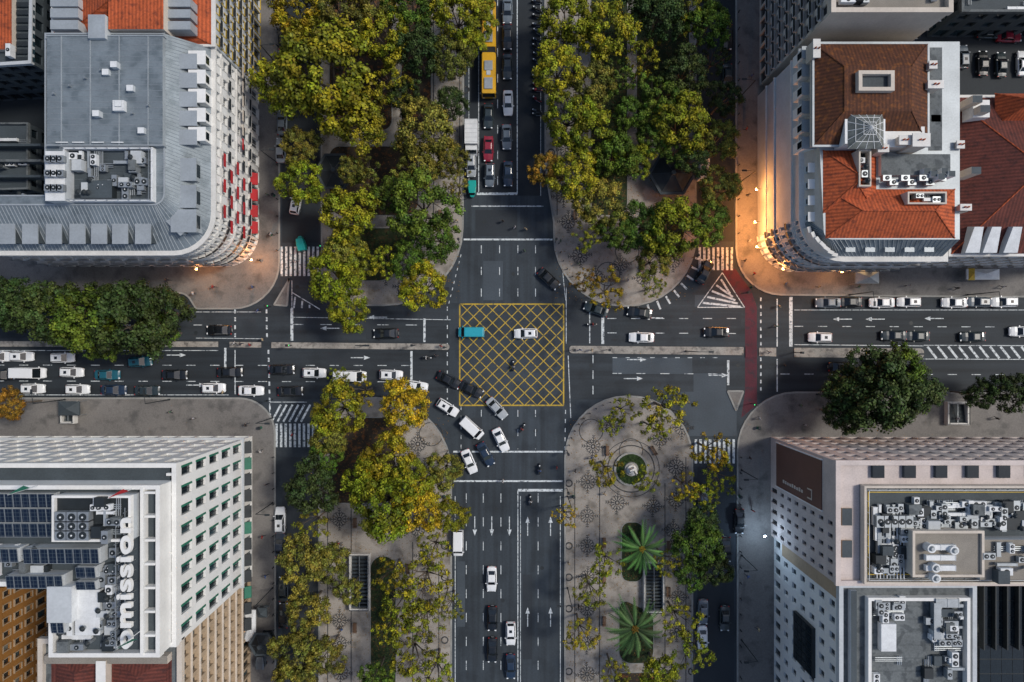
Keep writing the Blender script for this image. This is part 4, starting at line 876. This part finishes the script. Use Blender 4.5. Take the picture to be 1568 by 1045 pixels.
b=MB(); b.box(-3,1.2,-1.1,1.1,.9,3,metalw); b.box(-3.05,1.25,-1.05,1.05,.6,.897,dark)
for i in range(6): b.box(-2.9+i*.75,-2.85+i*.75,-1.12,1.12,.95,3.03,whiteg)
b.loft([[(x,-w,.4),(x,w,.4),(x,w,z),(x,-w,z)] for x,w,z in((1.35,1,2.3),(2.1,1,2.3),(2.6,.95,1.5),(2.8,.9,1.2))],metalw)
b.face([(2.15,-.85,2.27),(2.6,-.82,1.56),(2.6,.82,1.56),(2.15,.85,2.27)],carglass)
for x in(-2,2):
    for s in(1,-1):
        ra=[(x+.4*math.cos(.449*i),s*.8,.4+.4*math.sin(.449*i)) for i in range(14)]; b.loft([ra,[(p[0],s*1.08,p[2]) for p in ra]],rubber)
for s in(1,-1): b.box(2.3,2.5,s*1.1,s*1.3,1.5,1.9,dark)
o=b.build('delivery_truck'); o.location=(X(722,1.5),Y(213,1.5),0); o.rotation_euler=(0,0,-math.pi/2)
b=MB(); ring=lambda x,w,z0,z1:[(x,-w,z0),(x,w,z0),(x,w*.95,z1),(x,-w*.95,z1)]
b.loft([ring(-1.3,.6,.35,.95),ring(-.3,.65,.3,.7),ring(.5,.6,.3,.75),ring(1.1,.4,.35,.95),ring(1.35,.2,.45,.8)],carp)
b.loft([[(x,-w,z),(x,w,z),(x,w*.8,z+.12),(x,-w*.8,z+.12)] for x,w,z in((-1.35,.66,1.7),(-.3,.7,1.76),(.8,.55,1.66))],carp)
for x in(-1.2,.7):
    for s in(1,-1): b.tube((x,s*.52,.7),(x,s*.52,1.72),.03,.03,dark,4)
b.box(-1.1,-.7,-.5,.5,.7,.95,dark); b.box(.1,.4,-.3,.3,.7,.95,dark); b.face([(.72,-.5,1.7),(.72,.5,1.7),(1.05,.4,.98),(1.05,-.4,.98)],carglass)
for x,y in((-.9,.6),(-.9,-.6),(1.05,0)):
    ra=[(x+.25*math.cos(.524*i),y-.07,.25+.25*math.sin(.524*i)) for i in range(12)]; b.loft([ra,[(p[0],y+.07,p[2]) for p in ra]],rubber)
tk=b.mesh('tuk_tuk')
inst('tuk_tuk',tk,X(461,1),Y(373,1),0,math.radians(105),(1,1.05,1),(.01,.3,.28)); inst('tuk_tuk',tk,X(723,1),Y(290,1),0,math.radians(-90),(1,1.05,1),(.01,.34,.3)); inst('tuk_tuk',tk,X(400,1),Y(1010,1),PZ,math.radians(90),(1,1.1,1),(.1,.12,.14))
# ================================================================ people
def person_mesh(walk):
    s=.28 if walk else .03
    P=[(0,0,.95,.15,.13),(0,0,1.15,.14,.10),(0,0,1.35,.18,.11),(.0,0,1.48,.07,.06),(.01,0,1.56,.065,.065),(.02,0,1.66,.1,.085),(.02,0,1.74,.07,.065),
       (0,.1,.9,.1,.09),(s*.5,.1,.5,.065,.065),(s,.1,.08,.045,.04),(s+.16,.1,.04,.045,.03),
       (0,-.1,.9,.1,.09),(-s*.2,-.1,.5,.065,.065),(-s,-.1,.1,.045,.04),(-s+.15,-.1,.04,.045,.03),
       (0,.2,1.4,.06,.055),(-s*.4,.27,1.12,.045,.04),(-s*.2+.08,.28,.88,.032,.03),(-s*.2+.14,.28,.8,.04,.02),
       (0,-.2,1.4,.06,.055),(s*.3,-.27,1.12,.045,.04),(s*.6+.08,-.28,.9,.032,.03),(s*.6+.14,-.28,.82,.04,.02)]
    E=[(0,1),(1,2),(2,3),(3,4),(4,5),(5,6),(0,7),(7,8),(8,9),(9,10),(0,11),(11,12),(12,13),(13,14),(2,15),(15,16),(16,17),(17,18),(2,19),(19,20),(20,21),(21,22)]
    me=bpy.data.meshes.new('p'); me.from_pydata([p[:3] for p in P],E,[]); o=bpy.data.objects.new('p',me); col.objects.link(o)
    sk=o.modifiers.new('s','SKIN')
    for i,p in enumerate(P): me.skin_vertices[0].data[i].radius=(p[3],p[4])
    me.skin_vertices[0].data[0].use_root=True
    o.modifiers.new('u','SUBSURF').levels=1
    dg=bpy.context.evaluated_depsgraph_get(); r=bpy.data.meshes.new_from_object(o.evaluated_get(dg)); bpy.data.objects.remove(o)
    r.materials.clear()
    for m in(cloth,trous,skinm,hairm,dark): r.materials.append(m)
    for f in r.polygons:
        c=f.center; f.use_smooth=True
        f.material_index=4 if c.z<.1 else 1 if c.z<.92 and abs(c.y)<.23 else 3 if (c.z>1.69 or (c.z>1.58 and c.x<.0)) else 2 if c.z>1.5 or (abs(c.y)>.23 and c.z<.95) else 0
    r.name='person'; return r
PM=[person_mesh(True),person_mesh(False)]
shirts=[(.5,.5,.5),(.03,.03,.04),(.3,.03,.03),(.05,.1,.25),(.5,.4,.25),(.08,.15,.1),(.35,.35,.38),(.02,.02,.02)]
ppl=[(362,526,.12),(372,527,.12),(386,528,.12),(398,476,.12),(405,520,0),(412,300,.12),(418,360,.12),(400,400,.12),(300,450,.12),(260,430,.12),(330,440,.12),(390,440,.12),(345,600,0),(265,630,.12),(300,640,.12),(380,650,.12),(402,690,.12),(412,740,.12),(405,820,.12),(410,880,.12),
(805,352,0),(803,385,0),(788,350,0),(770,340,0),(770,735,0),(708,715,0),(852,715,0),(905,700,.12),(925,755,.12),(940,625,.12),(1000,640,.12),(880,720,.12),(1145,370,.12),(1138,400,.12),(1152,420,.12),(1200,435,.12),(1250,440,.12),(1310,440,.12),(1385,438,.12),(1460,442,.12),(1530,440,.12),(1143,300,.12),(1140,200,.12),(1148,120,.12),
(1190,470,0),(1186,500,0),(1175,539,.12),(1198,560,0),(1160,640,.12),(1145,700,.12),(1150,780,.12),(1142,880,.12),(1158,960,.12),(1222,620,.12),(1460,640,.12),(1520,640,.12),(1230,650,.12),(668,545,0),(676,530,.12),(888,536,.12),(905,536,.12),(885,405,.12),(960,430,.12),(1010,430,.12),(655,870,.12),(640,940,.12),(520,830,.12),(525,960,.12),(870,860,.12),(1022,870,.12),(1028,940,.12),(885,925,.12),(455,400,0),(1100,395,0),(450,665,0),(1090,690,0),(700,340,.12),(858,370,.12)]
for i,(x,y,z) in enumerate(ppl):
    inst('person',PM[i%3==2],X(x),Y(y),z+.01,R.uniform(0,6.28),(1,1,R.uniform(.93,1.05)),shirts[i%8])
b=MB()
for x in(-.7,.7):
    n=14; ra=[(x+.3*math.cos(.449*i),-.06,.3+.3*math.sin(.449*i)) for i in range(n)]; b.loft([ra,[(p[0],.06,p[2]) for p in ra]],rubber)
b.loft([[(x,-w,z0),(x,w,z0),(x,w*.7,z1),(x,-w*.7,z1)] for x,w,z0,z1 in((-.95,.1,.6,.75),(-.5,.17,.45,.85),(0,.15,.35,.8),(.3,.2,.4,.98),(.6,.12,.55,.9))],carp)
b.obox(-.35,0,.853,.93,.8,.28,0,rubber); b.tube((.55,-.36,1.08),(.55,.36,1.08),.025,.025,dark,5); b.tube((.7,0,.3),(.52,0,1.08),.05,.05,metal,5); b.obox(.68,0,.85,1.02,.15,.2,0,lampw); b.tube((-.8,.17,.4),(.1,.17,.35),.05,.05,metal,6)
mo=b.mesh('motorcycle')
for i in range(16): inst('motorcycle',mo,X(822)+R.uniform(-.1,.1),Y(5+i*R.uniform(11.2,12)),0,math.radians(R.uniform(145,180)),(1,1,1),R.choice([CC['k'],CC['r'],CC['n'],CC['g'],CC['d']]))
for x,y,a in((826,718,90),(800,655,60),(786,560,90),(812,765,90),(655,548,0),(905,497,180)):
    inst('motorcycle',mo,X(x),Y(y),0,math.radians(a),(1,1,1),CC['k'])
    q=math.radians(a); inst('person',PM[1],X(x)-.2*math.cos(q),Y(y)-.2*math.sin(q),.02,q,(1,1,.95),R.choice(shirts))
# ================================================================ street furniture
b=MB(); b.cyl(0,0,0,.5,.16,.12,dark,8); b.cyl(0,0,.5,8,.09,.06,dark,8); b.tube((0,0,7.9),(1.7,0,8.4),.05,.04,dark,6); b.obox(2,0,8.3,8.46,.8,.3,0,dark); b.obox(2,0,8.26,8.297,.6,.22,0,lampw); sl=b.mesh('street_lamp')
for x,y,a in((425,100,0),(425,250,0),(418,640,0),(418,770,0),(418,900,0),(1132,150,180),(1132,280,180),(1135,720,180),(1135,850,180),(1135,980,180),(704,100,0),(704,260,0),(841,100,180),(841,260,180),(869,760,180),(869,900,180),(686,760,0),(686,900,0),(100,612,90),(260,612,90),(1300,452,-90),(1480,452,-90),(1250,604,90),(1480,606,90),(560,529,0),(1050,538,0),(1350,541,0)):
    inst('street_lamp',sl,X(x),Y(y),PZ,math.radians(a))
b=MB(); b.cyl(0,0,0,3.4,.07,.06,dark,8); b.obox(.16,0,2.5,3.5,.26,.32,0,dark)
for k,m in enumerate((M('signal_green',(.02,.4,.1),.4,emit=((.05,1,.3),2)),M('signal_amber',(.3,.15,.02),.4),M('signal_red',(.2,.01,.01),.4))): b.cyl(.31,0,2.6+k*.3,2.78+k*.3,.09,.09,m,8)
b.obox(.16,0,3.503,3.56,.34,.4,0,dark); tl=b.mesh('traffic_light')
for x,y,a in((704,372,90),(714,305,90),(850,372,90),(686,690,-90),(868,748,-90),(868,690,-90),(684,532,180),(636,529,180),(876,536,0),(928,536,0),(415,470,0),(418,612,180),(1135,450,0),(1150,618,180),(1215,540,0),(447,529,0),(494,380,0),(1060,395,0)):
    inst('traffic_light',tl,X(x),Y(y),PZ,math.radians(a))
b=MB(); b.cyl(0,0,0,.85,.09,.07,dark,8); b.cyl(0,0,.85,.95,.1,.04,dark,8); bo=b.mesh('bollard')
def bols(pts):
    for x,y in pts: inst('bollard',bo,X(x),Y(y),PZ)
bols([(962-93*math.cos(a),702-90*math.sin(a)) for a in [i*.13+.1 for i in range(11)]]); bols([(426,y) for y in range(20,400,26)]); bols([(1130,y) for y in range(20,380,26)]); bols([(957-102*math.cos(a),364+98*math.sin(a)) for a in [i*.14+.1 for i in range(10)]]); bols([(1133,y) for y in range(700,1040,24)]);bols([(420,y) for y in range(700,1040,24)])
b=MB()
for k in range(4): b.box(-.9,.9,-.25+k*.14,-.14+k*.14,.42,.46,woodm)
for k in range(2): b.box(-.9,.9,.3,.34,.56+k*.16,.68+k*.16,woodm)
for s in(-.7,.7): b.box(s-.04,s+.04,-.22,.36,0,.417,dark); b.box(s-.04,s+.04,.343,.38,.42,.85,dark)
bn=b.mesh('park_bench')
for x,y,a in((930,690,90),(1000,690,-60),(925,830,90),(925,885,90),(925,950,90),(1022,835,-90),(1022,905,-90),(545,800,90),(625,870,-90),(625,960,-90),(545,960,90),(940,430,0),(985,410,60),(675,330,90),(675,230,90),(880,330,-90)):
    inst('park_bench',bn,X(x),Y(y),PZ,math.radians(a))
b=MB(); b.cyl(0,0,0,.9,.25,.28,greenm,12); b.cyl(0,0,.9,1.0,.3,.2,dark,12); bi=b.mesh('litter_bin')
for x,y in((416,360),(400,655),(1150,440),(1160,655),(878,760),(680,760),(1132,760),(420,300)): inst('litter_bin',bi,X(x),Y(y),PZ)
def kiosk(x,y,r,m,name='hexagonal_kiosk'):
    e=empty(name,X(x,3),Y(y,3)); cx,cy=W(x,y,3.3); b=MB(); P6=[(cx+r*math.cos(i*math.pi/3),cy+r*math.sin(i*math.pi/3)) for i in range(6)]
    in_=offset(P6,-.7); walls(b,in_,PZ,2.9,1,2.2,dark,.75,.75,0,glass=[gl1]); b.build('walls',e)
    b=MB(); b.prism(P6,2.9,3.1,zinc,m); I6=offset(P6,-.4)
    for i in range(6): b.face([(*I6[i],3.102),(*I6[(i+1)%6],3.102),(cx,cy,3.9)],m); b.tube((*P6[i],3.12),(cx,cy,3.92),.04,.04,slate,4)
    b.ring(P6,.08,-.3,2.88,3.15,slate); b.cyl(cx,cy,3.7,4.3,.5,.4,slate,6); b.build('roof',e)
kiosk(1030,266,4.0,dark); kiosk(512,262,3.4,dark); kiosk(400,988,2.2,dark)
for x0,x1,y0,y1 in((536,568,846,932),(984,1016,858,936),(98,120,614,648),(1445,1478,615,650)):
    e=empty('metro_entrance',X((x0+x1)/2),Y((y0+y1)/2)); p=[(X(x0),Y(y1)),(X(x1),Y(y1)),(X(x1),Y(y0)),(X(x0),Y(y0))]
    b=MB(); b.ring(p,0,-.35,PZ,1.15,trim); b.prism(offset(p,-.36),PZ,PZ+.02,dark); n=14; 
    ya,yb_=Y(y1)+.4,Y(y0)-.4
    for i in range(n): t=i/n; b.box(X(x0)+.4,X(x1)-.4,ya+(yb_-ya)*t,ya+(yb_-ya)*(t+.5/n),PZ+.02,PZ+.06+.5*(1-t),slate)
    b.box(X((x0+x1)/2)-.04,X((x0+x1)/2)+.04,ya,yb_,.7,.95,metal); rail(b,offset(p,-.17),1.15,.4,dark); b.build('stair_walls',e)
cx,cy=W(966,718); e=empty('round_monument_garden',cx,cy); b=MB()
n=32; P=[(cx+3*math.cos(6.2832*i/n),cy+3*math.sin(6.2832*i/n)) for i in range(n)]; b.ring(P,0,-.35,PZ,.45,kerb); b.prism(offset(P,-.36),PZ,.3,hedge)
b.cyl(cx,cy,.3,.7,1.3,1.2,kerb,16); b.cyl(cx,cy,.7,1.1,.9,.8,trim,12); b.obox(cx,cy,1.1,2.9,.9,.9,.4,trim,None,.85); b.obox(cx,cy,2.9,3.05,1.05,1.05,.4,trim); b.build('pedestal_and_bed',e)
b=MB()
for i in range(1200):
    a=R.uniform(0,6.28);q=R.uniform(1.4,2.6); p=Vector((cx+q*math.cos(a),cy+q*math.sin(a),.35+R.uniform(0,.45))); s=.16; b.face([p+Vector((R.uniform(-s,s),R.uniform(-s,s),R.uniform(0,.1))) for _ in range(3)],hedge)
b.build('shrubs',e)
# undergrowth in the planting beds
b=MB()
for (x0,x1,y0,y1,k) in((952,996,930,1010,700),(955,982,805,886,350),(572,602,860,1040,900),(980,1050,325,385,700),(520,630,355,425,800),(908,956,0,320,1500),(978,1050,0,210,1500)):
    for i in range(k):
        p=Vector((X(R.uniform(x0,x1)),Y(R.uniform(y0,y1)),PZ+R.uniform(.05,.4))); s=.26; b.face([p+Vector((R.uniform(-s,s),R.uniform(-s,s),R.uniform(-.05,.12))) for _ in range(3)],hedge)
b.build('undergrowth')
sm=PM[1].copy()
for i in range(len(sm.materials)): sm.materials[i]=bronze
inst('statue_figure',sm,cx,cy,3.05,.5,(1.3,1.3,1.3),None,e)
def canopy(x,y,w,d,m,a=0,z=2.7,name='market_canopy'):
    e=empty(name,X(x,z),Y(y,z)); b=MB(); cx,cy=W(x,y,z); c,s=math.cos(a),math.sin(a)
    C=[(cx+u*c-v*s,cy+u*s+v*c) for u,v in((-w/2,-d/2),(w/2,-d/2),(w/2,d/2),(-w/2,d/2))]
    for i in range(4): b.face([(*C[i],z-.4),(*C[(i+1)%4],z-.4),(cx,cy,z+.4)],m); b.tube((*C[i],PZ),(*C[i],z-.4),.04,.04,metal,5)
    b.ring(C,.01,-.02,z-.7,z-.4,m); b.build('canopy_and_posts',e)
canopy(381,960,2.0,5.4,metalw); canopy(400,940,1.6,1.6,slate); canopy(1508,420,5.6,1.8,metalw); canopy(1490,420,1.2,2,yelm); canopy(1330,425,4,2,metal); canopy(1362,408,4,1.6,slate); canopy(103,626,3.6,2.4,slate)
def walllamp(x,y,z,E,warm=True,dx=-.35):
    cx,cy=W(x,y,z); e=empty('wall_lamp',cx,cy,z); b=MB(); b.obox(cx,cy,z-.18,z+.18,.32,.32,.0,warmglow if warm else coolglow,None,.7); b.obox(cx,cy,z+.183,z+.24,.2,.2,0,dark); b.tube((cx,cy,z+.22),(cx-dx*2,cy,z+.22),.03,.03,dark,5); b.build('lantern',e)
    l=bpy.data.lights.new('lamp_light','POINT'); l.energy=E; l.color=(1,.38,.10) if warm else (.55,.75,1); l.shadow_soft_size=.25; o=bpy.data.objects.new('lamp_light',l); o.location=(cx+dx*1.2,cy,z-.1); col.objects.link(o); setp(o,e)
for x,y,z,E in((1159,290,4.5,1500),(1157,340,4.5,2000),(1160,378,4.5,1900),(1200,412,4.5,1100),(1290,416,4.5,450)): walllamp(x,y,z,E)
walllamp(384,398,3.8,750,True,.35); walllamp(300,412,4,350,True,.35); walllamp(1172,822,4.5,900,False)
# ================================================================ world, sun, camera
w=bpy.data.worlds.new('World'); scn.world=w; w.use_nodes=True; N=w.node_tree.nodes; sky=N.new('ShaderNodeTexSky'); sky.sky_type='NISHITA'; sky.sun_disc=False
el,rot=math.radians(52),math.radians(75); sky.sun_elevation=el; sky.sun_rotation=rot; sky.air_density=1.0; sky.dust_density=2.0
w.node_tree.links.new(sky.outputs[0],N['Background'].inputs[0]); N['Background'].inputs[1].default_value=.12
sd=bpy.data.lights.new('sun','SUN'); sd.energy=2.3; sd.angle=math.radians(10); sd.color=(1,.94,.85); so=bpy.data.objects.new('sun',sd)
d=Vector((math.sin(rot)*math.cos(el),math.cos(rot)*math.cos(el),math.sin(el))); so.rotation_euler=d.to_track_quat('Z','Y').to_euler(); so.location=(60,40,100); col.objects.link(so)
cd=bpy.data.cameras.new('camera'); cd.lens=24; cd.sensor_width=36; cd.clip_end=6000; co=bpy.data.objects.new('camera',cd); co.location=(0,0,H); col.objects.link(co); scn.camera=co
scn.view_settings.view_transform='Standard'; scn.view_settings.look='None'; scn.view_settings.exposure=0
